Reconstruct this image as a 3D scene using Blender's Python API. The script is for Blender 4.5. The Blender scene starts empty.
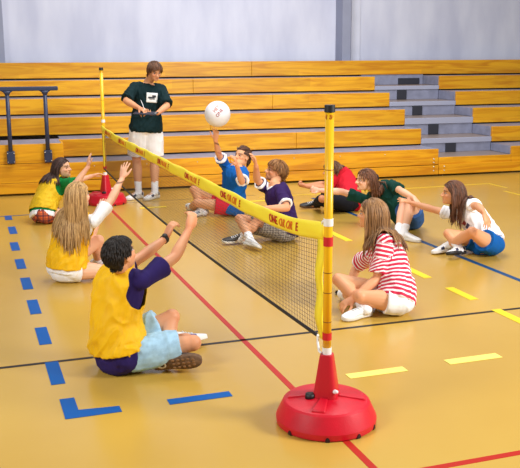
import bpy, math, random
import numpy as np
from mathutils import Vector, Matrix, noise
from mathutils.bvhtree import BVHTree
random.seed(7)
COL = bpy.context.scene.collection
PI = math.pi
# --------------------------------------------------------------------------- directions of the hall
IR = Vector((.945, -.326, 0))      # along the bleachers, towards the aisle
AW = Vector((.326, .945, 0))       # towards the bleachers
UP = Vector((0, 0, 1))
def D(r, a, u=0):
    return (IR*r + AW*a + UP*u).normalized()

# --------------------------------------------------------------------------- materials
def lin(c):
    f = lambda v: v/12.92 if v <= .04045 else ((v+.055)/1.055)**2.4
    return tuple(f(x/255) for x in c) + (1,)
MATS = {}
def mat(name, rgb, rough=.6, var=0.0, scale=30, bump=0.0, bscale=200, spec=.5, metal=0, sheen=0):
    if name in MATS: return MATS[name]
    m = bpy.data.materials.new(name); m.use_nodes = True
    nt = m.node_tree; b = nt.nodes['Principled BSDF']
    c = lin(rgb)
    b.inputs['Base Color'].default_value = c
    b.inputs['Roughness'].default_value = rough
    b.inputs['Metallic'].default_value = metal
    b.inputs['Specular IOR Level'].default_value = spec
    if sheen: b.inputs['Sheen Weight'].default_value = sheen
    if var or bump:
        tc = nt.nodes.new('ShaderNodeTexCoord')
    if var:
        n = nt.nodes.new('ShaderNodeTexNoise'); n.inputs['Scale'].default_value = scale
        n.inputs['Detail'].default_value = 4
        r = nt.nodes.new('ShaderNodeValToRGB')
        r.color_ramp.elements[0].position = .3; r.color_ramp.elements[1].position = .7
        r.color_ramp.elements[0].color = tuple(x*(1-var) for x in c[:3]) + (1,)
        r.color_ramp.elements[1].color = tuple(min(1, x*(1+var)) for x in c[:3]) + (1,)
        nt.links.new(tc.outputs['Object'], n.inputs['Vector'])
        nt.links.new(n.outputs['Fac'], r.inputs['Fac'])
        nt.links.new(r.outputs['Color'], b.inputs['Base Color'])
    if bump:
        n2 = nt.nodes.new('ShaderNodeTexNoise'); n2.inputs['Scale'].default_value = bscale
        bp = nt.nodes.new('ShaderNodeBump'); bp.inputs['Strength'].default_value = bump
        bp.inputs['Distance'].default_value = .004
        nt.links.new(tc.outputs['Object'], n2.inputs['Vector'])
        nt.links.new(n2.outputs['Fac'], bp.inputs['Height'])
        nt.links.new(bp.outputs['Normal'], b.inputs['Normal'])
    MATS[name] = m
    return m

def wood_mat(name, c1, c2, rough=.35):
    m = bpy.data.materials.new(name); m.use_nodes = True
    nt = m.node_tree; b = nt.nodes['Principled BSDF']; b.inputs['Roughness'].default_value = rough
    tc = nt.nodes.new('ShaderNodeTexCoord'); mp = nt.nodes.new('ShaderNodeMapping')
    mp.inputs['Scale'].default_value = (1.1, 9, 13)
    n = nt.nodes.new('ShaderNodeTexNoise'); n.inputs['Scale'].default_value = 1.0; n.inputs['Detail'].default_value = 5
    n.inputs['Distortion'].default_value = 1.2
    r = nt.nodes.new('ShaderNodeValToRGB')
    e = r.color_ramp.elements
    e[0].position = .36; e[0].color = lin(c1); e[1].position = .60; e[1].color = lin(c2)
    # board-to-board change of tone
    sx = nt.nodes.new('ShaderNodeSeparateXYZ'); dv = nt.nodes.new('ShaderNodeMath'); dv.operation = 'MULTIPLY'; dv.inputs[1].default_value = .41
    dz = nt.nodes.new('ShaderNodeMath'); dz.operation = 'MULTIPLY_ADD'; dz.inputs[1].default_value = 3.9
    fl = nt.nodes.new('ShaderNodeMath'); fl.operation = 'FLOOR'
    wn = nt.nodes.new('ShaderNodeTexWhiteNoise'); wn.noise_dimensions = '1D'
    fz = nt.nodes.new('ShaderNodeMath'); fz.operation = 'FLOOR'
    mz = nt.nodes.new('ShaderNodeMath'); mz.operation = 'MULTIPLY'; mz.inputs[1].default_value = 3.85
    mx = nt.nodes.new('ShaderNodeMixRGB'); mx.blend_type = 'MULTIPLY'; mx.inputs['Fac'].default_value = 1
    rr = nt.nodes.new('ShaderNodeMapRange'); rr.inputs['To Min'].default_value = .90; rr.inputs['To Max'].default_value = 1.05
    L = nt.links.new
    L(tc.outputs['Object'], mp.inputs['Vector']); L(mp.outputs['Vector'], n.inputs['Vector']); L(n.outputs['Fac'], r.inputs['Fac'])
    L(tc.outputs['Object'], sx.inputs[0]); L(sx.outputs['Z'], mz.inputs[0]); L(mz.outputs[0], fz.inputs[0])
    L(fz.outputs[0], dz.inputs[0]); L(sx.outputs['X'], dv.inputs[0]); L(dv.outputs[0], dz.inputs[2])
    L(dz.outputs[0], fl.inputs[0]); L(fl.outputs[0], wn.inputs['W']); L(wn.outputs['Value'], rr.inputs['Value'])
    L(r.outputs['Color'], mx.inputs['Color1']); L(rr.outputs['Result'], mx.inputs['Color2']); L(mx.outputs['Color'], b.inputs['Base Color'])
    return m

# --------------------------------------------------------------------------- mesh building
class MB:
    def __init__(s): s.v = []; s.f = []; s.m = []
    def add(s, vs, fs, mi=0):
        o = len(s.v); s.v += [tuple(v) for v in vs]; s.f += [tuple(i+o for i in f) for f in fs]; s.m += [mi]*len(fs)
    def box(s, lo, hi, mi=0):
        x0, y0, z0 = lo; x1, y1, z1 = hi
        s.add([(x0,y0,z0),(x1,y0,z0),(x1,y1,z0),(x0,y1,z0),(x0,y0,z1),(x1,y0,z1),(x1,y1,z1),(x0,y1,z1)],
              [(0,3,2,1),(4,5,6,7),(0,1,5,4),(1,2,6,5),(2,3,7,6),(3,0,4,7)], mi)
    def prism(s, pts, z0, z1, mi=0):
        n = len(pts)
        s.add([(x,y,z0) for x,y in pts]+[(x,y,z1) for x,y in pts],
              [tuple(range(n))[::-1], tuple(range(n,2*n))]+[(i,(i+1)%n,n+(i+1)%n,n+i) for i in range(n)], mi)
    def loft(s, rings, mi=0):
        """rings: lists of points of equal count; ends closed by fans"""
        n = len(rings[0]); vs = [p for r in rings for p in r]; fs = []
        for k in range(len(rings)-1):
            for i in range(n):
                j = (i+1) % n
                fs.append((k*n+i, k*n+j, (k+1)*n+j, (k+1)*n+i))
        for k, rev in ((0, True), (len(rings)-1, False)):
            c = sum((Vector(p) for p in rings[k]), Vector())/n
            vs.append(c); ci = len(vs)-1
            for i in range(n):
                j = (i+1) % n
                fs.append((ci, k*n+j, k*n+i) if rev else (ci, k*n+i, k*n+j))
        s.add(vs, fs, mi)
    def tube(s, pts, rad, seg=12, up=None, mi=0, flat=False):
        """swept tube with rounded ends; rad: one radius or (side, up) per point"""
        pts = [Vector(p) for p in pts]; R = [(r, r) if not hasattr(r, '__len__') else r for r in rad]
        T = []
        for i in range(len(pts)):
            t = pts[min(i+1, len(pts)-1)]-pts[max(i-1, 0)]
            T.append(t.normalized())
        u = Vector(up) if up is not None else (UP if abs(T[0].z) < .9 else Vector((1, 0, 0)))
        fr = []
        for t in T:
            u = (u-t*u.dot(t)).normalized(); fr.append((t.cross(u).normalized(), u.copy()))
        rings = []
        def ring(c, f, a, b): return [c+f[0]*(a*math.cos(2*PI*k/seg))+f[1]*(b*math.sin(2*PI*k/seg)) for k in range(seg)]
        if not flat:
            for q in (80, 50, 25):
                h = math.radians(q); e = min(R[0]); rings.append(ring(pts[0]-T[0]*e*math.sin(h), fr[0], R[0][0]*math.cos(h), R[0][1]*math.cos(h)))
        for p, f, r in zip(pts, fr, R): rings.append(ring(p, f, r[0], r[1]))
        if not flat:
            for q in (25, 50, 80):
                h = math.radians(q); e = min(R[-1]); rings.append(ring(pts[-1]+T[-1]*e*math.sin(h), fr[-1], R[-1][0]*math.cos(h), R[-1][1]*math.cos(h)))
        s.loft(rings, mi)
    def ell(s, c, ax, seg=16, rings=10, mi=0):
        c = Vector(c); rs = []
        for k in range(1, rings):
            h = PI*k/rings-PI/2
            rs.append([c+ax[0]*(math.cos(h)*math.cos(2*PI*i/seg))+ax[1]*(math.cos(h)*math.sin(2*PI*i/seg))+ax[2]*math.sin(h) for i in range(seg)])
        s.loft(rs, mi)
    def mesh(s, name):
        me = bpy.data.meshes.new(name); me.from_pydata(s.v, [], s.f); me.update()
        if any(s.m): me.polygons.foreach_set('material_index', s.m)
        return me

def link(name, me, mats=None, parent=None, smooth=True):
    o = bpy.data.objects.new(name, me); COL.objects.link(o)
    if mats is not None:
        for m in (mats if isinstance(mats, (list, tuple)) else [mats]): me.materials.append(m)
    if smooth: me.shade_smooth()
    if parent is not None: o.parent = parent
    return o
def obj(name, mb, mats, parent=None, smooth=True, bevel=0):
    me = mb.mesh(name); o = link(name, me, mats, parent, smooth)
    if bevel:
        b = o.modifiers.new('bevel', 'BEVEL'); b.width = bevel; b.segments = 2; b.limit_method = 'ANGLE'
    return o
def autosmooth(o, deg=35):
    o.data.set_sharp_from_angle(angle=math.radians(deg)) if hasattr(o.data, 'set_sharp_from_angle') else None
    return o
def tag(o, label=None, cat=None, group=None, kind=None):
    for k, v in (('label', label), ('category', cat), ('group', group), ('kind', kind)):
        if v: o[k] = v
    return o
def thing(name, label, cat, loc=(0,0,0), group=None, rz=0):
    o = bpy.data.objects.new(name, None); COL.objects.link(o); o.location = loc; o.rotation_euler.z = rz
    o.empty_display_size = .1
    return tag(o, label, cat, group)
def remesh(mb, vox, smooth=4, fac=.5):
    """weld overlapping closed shapes into one continuous skin"""
    me = bpy.data.meshes.new('tmp'); me.from_pydata(mb.v, [], mb.f); me.update()
    o = bpy.data.objects.new('tmp', me); COL.objects.link(o)
    r = o.modifiers.new('r', 'REMESH'); r.mode = 'VOXEL'; r.voxel_size = vox; r.adaptivity = 0
    if smooth:
        sm = o.modifiers.new('s', 'SMOOTH'); sm.factor = fac; sm.iterations = smooth
    dg = bpy.context.evaluated_depsgraph_get(); dg.update()
    out = bpy.data.meshes.new_from_object(o.evaluated_get(dg))
    bpy.data.objects.remove(o); bpy.data.meshes.remove(me)
    return out
def get_co(me):
    a = np.empty(len(me.vertices)*3, np.float32); me.vertices.foreach_get('co', a); return a.reshape(-1, 3).astype(float)
def get_no(me):
    a = np.empty(len(me.vertices)*3, np.float32); me.vertices.foreach_get('normal', a); return a.reshape(-1, 3).astype(float)
def set_co(me, a):
    me.vertices.foreach_set('co', a.astype(np.float32).ravel()); me.update()
def fattr(me, name, vals):
    at = me.attributes.new(name, 'FLOAT', 'POINT'); at.data.foreach_set('value', np.asarray(vals, np.float32))
def submesh(me, keep, off, name):
    """the faces whose corners all satisfy keep, moved out along the normals"""
    co = get_co(me)+get_no(me)*off; fs = []; used = {}
    vs = []
    for p in me.polygons:
        if all(keep[i] for i in p.vertices):
            f = []
            for i in p.vertices:
                if i not in used: used[i] = len(vs); vs.append(tuple(co[i]))
                f.append(used[i])
            fs.append(f)
    # even out the stepped rim
    cnt = {}
    for f in fs:
        for a, b in zip(f, f[1:]+f[:1]): e = (min(a, b), max(a, b)); cnt[e] = cnt.get(e, 0)+1
    nb = {}
    for (a, b), c in cnt.items():
        if c == 1: nb.setdefault(a, []).append(b); nb.setdefault(b, []).append(a)
    V = np.array(vs) if vs else np.zeros((0, 3))
    for _ in range(8):
        W_ = V.copy()
        for a, l in nb.items(): W_[a] = V[a]*.4+V[l].mean(0)*.6
        V = W_
    m = bpy.data.meshes.new(name); m.from_pydata([tuple(v) for v in V], [], fs); m.update(); m.shade_smooth()
    return m, np.array(list(used.keys()), int)
def text_mesh(s, size, ext=.0015):
    cu = bpy.data.curves.new('t', 'FONT'); cu.body = s; cu.size = size; cu.extrude = ext; cu.align_x = 'CENTER'; cu.align_y = 'CENTER'
    cu.offset = size*.02
    o = bpy.data.objects.new('t', cu); COL.objects.link(o)
    dg = bpy.context.evaluated_depsgraph_get(); dg.update()
    me = bpy.data.meshes.new_from_object(o.evaluated_get(dg)); bpy.data.objects.remove(o)
    return me

# camera and poses: joints of every figure in metres, hall axes
CAMM = [[0.94501, 0.07042, -0.31936, -1.67487], [-0.327, 0.19093, -0.92553, -3.8245], [-0.00421, 0.97907, 0.20346, 1.85], [0.0, 0.0, 0.0, 1.0]]
CAMP = Vector([-1.6749, -3.8245, 1.85])
LENS = 59.829
EXPO = -0.45
BALL = [1.063, 5.552, 1.198]
J = {
'man': [(0.63, 7.421, 0.924), (0.676, 7.43, 1.48), (0.497, 7.429, 1.444), (0.342, 7.219, 1.278), (0.461, 6.989, 1.199), (0.538, 7.433, 0.925), (0.504, 7.49, 0.489), (0.484, 7.323, 0.085), (0.855, 7.43, 1.407), (0.867, 7.196, 1.204), (0.697, 7.0, 1.13), (0.723, 7.409, 0.924), (0.73, 7.423, 0.483), (0.688, 7.247, 0.085), (0.737, 7.291, 1.647), (-0.995, -0.001, 0.103), (-0.992, 0.129, 0.004)],
'front': [(-0.858, 1.103, 0.109), (-0.785, 1.211, 0.593), (-0.727, 1.037, 0.554), (-0.492, 1.192, 0.644), (-0.363, 1.353, 0.772), (-0.824, 1.021, 0.109), (-0.453, 0.973, 0.16), (-0.454, 1.356, 0.07), (-0.861, 1.358, 0.514), (-0.625, 1.518, 0.589), (-0.44, 1.657, 0.665), (-0.892, 1.185, 0.109), (-0.542, 1.128, 0.28), (-0.601, 1.005, 0.06), (-0.849, 1.061, 0.713), (0.382, -0.917, 0.115), (0.382, -0.924, 0.0)],
'blond': [(-0.914, 3.32, 0.104), (-0.774, 3.414, 0.554), (-0.683, 3.275, 0.493), (-0.507, 3.434, 0.645), (-0.386, 3.555, 0.803), (-0.859, 3.255, 0.104), (-0.59, 3.272, 0.07), (-0.41, 3.673, 0.06), (-0.899, 3.53, 0.504), (-0.686, 3.464, 0.331), (-0.582, 3.594, 0.493), (-0.97, 3.384, 0.104), (-0.632, 3.427, 0.3), (-0.618, 3.589, 0.06), (-0.797, 3.31, 0.715), (0.645, -0.763, -0.032), (0.655, -0.756, 0.0)],
'fargirl': [(-0.86, 6.026, 0.101), (-0.64, 6.268, 0.431), (-0.599, 6.096, 0.43), (-0.5, 5.844, 0.459), (-0.358, 5.845, 0.634), (-0.852, 5.944, 0.101), (-0.593, 6.187, 0.071), (-0.494, 5.86, 0.06), (-0.736, 6.38, 0.352), (-0.468, 6.353, 0.399), (-0.254, 6.329, 0.463), (-0.868, 6.108, 0.101), (-0.594, 5.881, 0.1), (-0.663, 5.549, 0.06), (-0.609, 6.176, 0.592), (0.422, -0.874, 0.24), (0.1, -0.995, 0.0)],
'blue': [(1.275, 5.768, 0.104), (1.329, 5.727, 0.58), (1.269, 5.89, 0.537), (1.125, 5.727, 0.716), (1.049, 5.602, 0.897), (1.259, 5.852, 0.104), (0.861, 5.885, 0.3), (0.942, 5.798, 0.06), (1.376, 5.575, 0.506), (1.269, 5.32, 0.45), (1.183, 5.227, 0.646), (1.292, 5.685, 0.104), (0.87, 5.793, 0.16), (0.867, 6.115, 0.06), (1.445, 5.857, 0.666), (-0.322, 0.942, 0.093), (-0.196, 0.981, 0.0)],
'purp': [(1.338, 4.194, 0.101), (1.289, 4.324, 0.544), (1.3, 4.466, 0.458), (1.113, 4.341, 0.612), (1.054, 4.196, 0.774), (1.338, 4.277, 0.101), (0.922, 4.315, 0.23), (0.927, 3.986, 0.07), (1.289, 4.149, 0.522), (1.273, 3.912, 0.387), (1.05, 3.892, 0.404), (1.338, 4.112, 0.101), (1.074, 4.202, 0.23), (0.893, 4.199, 0.06), (1.352, 4.436, 0.68), (0.034, 0.98, -0.198), (0.0, 1.0, 0.0)],
'red': [(2.67, 5.547, 0.104), (2.722, 5.938, 0.379), (2.751, 6.016, 0.24), (2.517, 5.865, 0.287), (2.301, 5.949, 0.265), (2.678, 5.632, 0.104), (2.585, 5.984, 0.157), (2.495, 5.657, 0.06), (2.681, 5.764, 0.45), (2.498, 5.808, 0.24), (2.285, 5.898, 0.265), (2.661, 5.462, 0.104), (2.3, 5.454, 0.173), (2.364, 5.782, 0.06), (2.588, 5.818, 0.45), (0.209, 0.75, -0.627), (0.1, 0.995, 0.0)],
'green': [(2.83, 4.282, 0.11), (2.563, 4.599, 0.405), (2.518, 4.682, 0.267), (2.266, 4.813, 0.36), (2.04, 4.909, 0.373), (2.83, 4.372, 0.11), (2.652, 4.095, 0.318), (2.473, 3.88, 0.07), (2.675, 4.438, 0.47), (2.636, 4.144, 0.445), (2.657, 3.901, 0.407), (2.83, 4.192, 0.11), (2.662, 3.962, 0.376), (2.506, 3.814, 0.07), (2.414, 4.522, 0.522), (-0.443, 0.689, -0.574), (0.0, 1.0, 0.0)],
'white': [(2.918, 2.962, 0.1), (2.83, 3.294, 0.413), (2.87, 3.391, 0.295), (2.684, 3.585, 0.344), (2.562, 3.77, 0.382), (2.91, 3.044, 0.1), (2.623, 3.154, 0.18), (2.632, 2.984, 0.07), (2.811, 3.116, 0.455), (2.731, 2.857, 0.49), (2.657, 2.646, 0.467), (2.926, 2.88, 0.1), (2.633, 2.783, 0.27), (2.619, 3.173, 0.06), (2.711, 3.255, 0.552), (0.183, 0.85, -0.494), (-0.1, 0.995, 0.0)],
'stripe': [(1.221, 1.585, 0.104), (1.222, 1.88, 0.483), (1.252, 1.988, 0.357), (1.238, 2.232, 0.216), (1.101, 2.135, 0.04), (1.229, 1.67, 0.104), (0.901, 1.849, 0.21), (0.973, 1.553, 0.07), (1.191, 1.7, 0.517), (1.119, 1.657, 0.247), (0.921, 1.628, 0.129), (1.212, 1.5, 0.104), (0.947, 1.568, 0.15), (0.993, 1.976, 0.06), (1.204, 1.926, 0.671), (0.183, 0.86, -0.477), (0.1, 0.995, 0.0)],
}
KEYS = ['pelvis', 'neck'] + [p + S for S in 'RL' for p in ('sh', 'el', 'wr', 'hip', 'kn', 'an')] + ['head', 'axis', 'haxis']
J = {k: dict(zip(KEYS, v)) for k, v in J.items()}
# =========================================================================== the hall
def floor_mat():
    m = bpy.data.materials.new('gym_floor'); m.use_nodes = True
    nt = m.node_tree; b = nt.nodes['Principled BSDF']; L = nt.links.new
    tc = nt.nodes.new('ShaderNodeTexCoord')
    n = nt.nodes.new('ShaderNodeTexNoise'); n.inputs['Scale'].default_value = .5; n.inputs['Detail'].default_value = 5
    r = nt.nodes.new('ShaderNodeValToRGB'); e = r.color_ramp.elements
    e[0].position = .3; e[0].color = lin(FLOOR1); e[1].position = .7; e[1].color = lin(FLOOR2)
    n2 = nt.nodes.new('ShaderNodeTexNoise'); n2.inputs['Scale'].default_value = 6; n2.inputs['Detail'].default_value = 3
    mr = nt.nodes.new('ShaderNodeMapRange'); mr.inputs['To Min'].default_value = .22; mr.inputs['To Max'].default_value = .25
    bp = nt.nodes.new('ShaderNodeBump'); bp.inputs['Strength'].default_value = .012; bp.inputs['Distance'].default_value = .01
    n3 = nt.nodes.new('ShaderNodeTexNoise'); n3.inputs['Scale'].default_value = 9
    L(tc.outputs['Object'], n.inputs['Vector']); L(n.outputs['Fac'], r.inputs['Fac']); L(r.outputs['Color'], b.inputs['Base Color'])
    L(tc.outputs['Object'], n2.inputs['Vector']); L(n2.outputs['Fac'], mr.inputs['Value']); L(mr.outputs['Result'], b.inputs['Roughness'])
    L(tc.outputs['Object'], n3.inputs['Vector']); L(n3.outputs['Fac'], bp.inputs['Height']); L(bp.outputs['Normal'], b.inputs['Normal'])
    b.inputs['Specular IOR Level'].default_value = .45
    return m
FLOOR1, FLOOR2 = (190,150,62), (203,165,74)
mb = MB(); mb.box((-7, -6, -.1), (14, 13, 0))
floor = obj('floor', mb, floor_mat(), smooth=False); tag(floor, kind='structure')
def painted(name, x0, x1, y0, y1, rgb):
    b = MB(); b.box((x0, y0, 0), (x1, y1, .0012)); o = obj(name, b, mat('paint_%d_%d_%d' % rgb, rgb, .35, spec=.15), floor, False); return o
painted('painted_line', -.021, .017, -5.5, 6.95, (184,44,32))['label'] = 'red painted line under the net'
painted('painted_line', -6.5, 13, 1.352, 1.386, (38,34,32))['label'] = 'black painted line across the floor'
painted('painted_line', 2.61, 2.665, -5, 6.55, (20,72,120))['label'] = 'blue painted line running towards the bleachers'
painted('painted_line', -6.5, -.3, 6.575, 6.615, (70,96,120))['label'] = 'blue grey painted line behind the bib team'
painted('painted_line', -6.5, 13, -.66, -.62, (184,44,32))['label'] = 'red painted line across the foreground'
painted('painted_line', 2.0, 5.55, 6.82, 6.87, (228,190,50))['label'] = 'yellow painted line in front of the bleachers'
painted('painted_line', 5.5, 5.55, 6.4, 6.82, (228,190,50))
painted('painted_line', 5.3, 5.35, 5.3, 6.17, (228,190,50))
painted('painted_line', -.3, 2.0, 7.02, 7.05, (150,120,60))

BLUE = mat('blue_tape', (0,88,166), .45, spec=.12); YEL = mat('yellow_tape', (244,212,50), .45, spec=.15); YELP = mat('pale_yellow_tape', (250,234,120), .45, spec=.15)
def tape(pts, m, label, group=None):
    b = MB(); b.prism(pts, .0012, .0026); o = obj('floor_tape', b, m, None, False)
    return tag(o, label, 'tape strip', group)
def rect(x0, x1, y0, y1): return [(x0,y0),(x1,y0),(x1,y1),(x0,y1)]
LY = [(.98,1.37),(1.72,2.10),(2.44,2.83),(3.16,3.55),(3.885,4.275),(4.66,5.055),(5.495,5.905),(6.335,6.615)]
LBL = ['blue tape dash next to the L-shaped corner at front left, where the black line ends', 'second blue tape dash counted from the L-shaped corner, just past the black line',
       'third blue tape dash counted from the front left L-shaped corner', 'fourth blue tape dash from the front corner, left of the blond girl',
       'fifth blue tape dash from the front corner, left of the blond girl in the bib', 'sixth blue tape dash from the front corner, third from the far end',
       'second blue tape dash from the far end of the left row', 'farthest blue tape dash of the left row, touching the blue grey line']
for (a, c), l in zip(LY, LBL): tape(rect(-1.285+(.028 if a > 5 else 0), -1.205+(.028 if a > 5 else 0), a, c), BLUE, l, 'blue tape dashes of the left side line')
tape([(-1.265,.47),(-.97,.47),(-.97,.55),(-1.185,.57),(-1.185,.75),(-1.265,.75)], BLUE, 'blue L-shaped tape mark at the front left corner of the court')
tape(rect(-.71, -.355, .475, .55), BLUE, 'single blue tape bar in the foreground, left of the red base')
for (a, c), l in zip([(.98,1.4),(1.68,2.05),(2.38,2.9),(3.95,4.45)],
        ['yellow tape dash cut by the right edge of the photo', 'yellow tape dash right of the white shorts of the striped girl',
         'yellow tape dash between the striped girl and the blue line', 'yellow tape dash behind the pole, left of the striped girl']):
    tape(rect(1.925, 2.0, a, c), YEL, l, 'yellow tape dashes of the right side line')
tape(rect(.37, .745, .495, .57), YELP, 'pale yellow tape dash right of the near red base', 'pale tape dashes of the front line')
tape(rect(1.04, 1.41, .505, .585), YELP, 'pale yellow tape dash farthest right on the front line', 'pale tape dashes of the front line')
tape(rect(.35, .68, 6.54, 6.61), YEL, 'yellow tape dash on the floor by the standing man', 'yellow tape dashes of the back line')
tape(rect(1.45, 1.99, 6.54, 6.61), YEL, 'yellow tape dash between the purple shirt boy and the bleachers', 'yellow tape dashes of the back line')

# walls -----------------------------------------------------------------------------------------
PIV = Vector((5.24, 7.77, 0)); RZ = -.05
def wall_mat():
    m = bpy.data.materials.new('painted_block_wall'); m.use_nodes = True
    nt = m.node_tree; b = nt.nodes['Principled BSDF']; L = nt.links.new; b.inputs['Roughness'].default_value = .45
    tc = nt.nodes.new('ShaderNodeTexCoord'); mp = nt.nodes.new('ShaderNodeMapping'); mp.inputs['Scale'].default_value = (1.2, 1, .35)
    n = nt.nodes.new('ShaderNodeTexNoise'); n.inputs['Scale'].default_value = 1.6; n.inputs['Detail'].default_value = 6
    r = nt.nodes.new('ShaderNodeValToRGB'); e = r.color_ramp.elements
    e[0].position = .35; e[0].color = lin((190,193,212)); e[1].position = .65; e[1].color = lin((212,214,228))
    L(tc.outputs['Object'], mp.inputs['Vector']); L(mp.outputs['Vector'], n.inputs['Vector']); L(n.outputs['Fac'], r.inputs['Fac']); L(r.outputs['Color'], b.inputs['Base Color'])
    return m
WALL = wall_mat()
def hallpart(name, lo, hi, m):
    b = MB(); b.box(lo, hi); o = obj(name, b, m, None, False); o.location = PIV; o.rotation_euler.z = RZ; return tag(o, kind='structure')
hallpart('wall_back', (-12, 3.95, 0), (9, 4.15, 6), WALL)
hallpart('trim_1', (-.20, 3.60, 0), (-.03, 3.95, 6), mat('pilaster_shade', (142,146,166), .5, .05, 3))  # darker colour stands for the pilaster's shaded side face
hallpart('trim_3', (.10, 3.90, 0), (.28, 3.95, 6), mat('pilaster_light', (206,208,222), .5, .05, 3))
hallpart('trim_2', (-6.6, 3.6, 0), (-6.30, 3.95, 6), mat('pilaster_shade', (142,146,166), .5, .05, 3))  # same painted shade tone on the left pilaster

# bleachers -------------------------------------------------------------------------------------
W1 = wood_mat('bleacher_board', BOARD1 := (206,134,10), BOARD2 := (234,170,24))
GREY = mat('bleacher_grey_paint', (138,142,166), .4, .16, 7)
DARK = mat('bleacher_shadow_dark', (40,42,54), .6)  # shade colour for gaps and openings; also the dark number plate
TREAD = mat('aisle_tread', (150,132,122), .35, .08, 20)
bl = thing('bleachers', 'long wooden bleachers with orange boards and a grey stair aisle along the back wall', 'bleachers', PIV); bl.rotation_euler.z = RZ
ROWS = [(0.0, .03, .172), (.02, .18, .42), (.625, .438, .68), (1.24, .698, .949), (1.86, .966, 1.198), (2.5, 1.217, 1.454), (3.13, 1.474, 1.731)]
XL, XF, XA, XB, XR = -9.5, -5.62, 0.0, 1.27, 5.2
def bpart(name, lo, hi, m, bev=.006):
    b = MB(); b.box(lo, hi); return obj(name, b, m, bl, False, bev)
def board(x0, x1, y, z0, z1, seams=()):
    xs = [x0]+[s for s in seams if x0 < s < x1]+[x1]
    for a, c in zip(xs, xs[1:]): bpart('seat_board', (a+.0015, y, z0), (c-.0015, y+.045, z1), W1)
bpart('kick_board', (XL, 0, .03), (-.004, .045, .172), W1); bpart('kick_board', (.004, 0, .03), (XR, .045, .182), W1)
for i, (y, z0, z1) in enumerate(ROWS[1:], 1):
    yn = ROWS[i+1][0] if i < 6 else y+.62
    xl = XL if i > 2 else XF
    board(xl, (XR if i == 6 else XA), y, z0, z1, (-3.3 if i % 2 else -2.1,))
    if i < 6: board(XB, XR, y, z0, z1)
    for a, c in (((xl, XR),) if i == 6 else ((xl, XA), (XB, XR))):
        bpart('deck', (a, y+.05, z1-.03), (c, yn+.12, z1-.004), GREY)
        if i < 6: bpart('riser', (a, yn+.10, z1-.03), (c, yn+.13, z1+.15), DARK)  # dark sheet painting the shadow gap under the next board
    # stair aisle
    if i < 6:
        zt = (0, .29, .52, .80, 1.04, 1.285)[i]
        bpart('aisle_tread', (XA+.003, y+.03, zt-.02), (XB-.003, yn+.1, zt), TREAD)
        bpart('aisle_nosing', (XA+.003, y, z0), (XB-.003, y+.03, zt), W1 if i == 1 else mat('nosing_grey', (166,170,192), .35))
        zn = ROWS[i+1][1]
        bpart('aisle_side', (XB-.002, y+.046, zt), (XB+.02, yn+.02, z1-.004), GREY)
        bpart('aisle_riser', (XA+.003, yn+.02, zt), (XB-.003, yn+.05, zn+.01), GREY)
        bpart('opening_shade', (XA+(.44 if i < 5 else .75), yn-.01, zt+.003), (XA+(.62 if i < 5 else 1.18), yn+.02, zn-(.002 if i < 5 else .07)), DARK)  # solid dark box painting the shade of a hole; top one wider
# flush end section at the left, where the handrail stands
board(XL, XF-.004, 0, .175, .43); board(XL, XF-.004, 0, .435, .69)
bpart('deck', (XL, .05, .655), (XF, .75, .686), GREY)
bpart('end_panel', (XF-.03, .05, .03), (XF, .62, .69), W1)
bpart('row_number_plate', (-3.36, -.003+.02, .30), (-3.30, .02, .335), DARK)
bolt = mat('steel_bolt', (215,210,200), .3, metal=.6)
for x in (-.09, .09):
    for z in (.09, .15, .215, .27)[:2 if x > 0 else 4]:
        b = MB(); b.tube([(x, .006, z), (x, -.006, z)], [.013, .011], 10); obj('bolt', b, bolt, bl)
for k in range(9):
    x = -.9-k*.72
    if x > XF:
        b = MB(); b.tube([(x, .026, .365), (x, .014, .365)], [.009, .008], 8); obj('bolt', b, bolt, bl)

# handrail --------------------------------------------------------------------------------------
RAIL = mat('rail_navy_steel', (44,54,84), .4)
hr = thing('handrail', 'dark navy steel handrail on two posts in front of the bleachers', 'handrail', PIV); hr.rotation_euler.z = RZ
for x in (-6.31, -5.83):
    b = MB(); b.tube([(x, -.055, .5), (x, -.055, 1.40)], [.029, .026], 14, flat=True); obj('post', b, RAIL, hr)
    b = MB(); b.tube([(x, -.055, 1.34), (x, -.055, 1.375), (x, -.055, 1.395)], [(.027,.027), (.045,.03), (.075,.03)], 14, up=(0,1,0), flat=True); obj('bracket', b, RAIL, hr)
    b = MB(); b.box((x-.052, -.085, .445), (x+.052, 0, .61)); mt = obj('mount_box', b, RAIL, hr, False, .012)
    for dx in (-.04, .04):
        for z in (.47, .585):
            b = MB(); b.tube([(x+dx, -.084, z), (x+dx, -.092, z)], [.008, .007], 8); obj('bolt', b, bolt, mt)
b = MB(); b.box((-8.6, -.083, 1.395), (-5.66, -.027, 1.45)); obj('top_rail', b, RAIL, hr, False, .012)

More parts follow.
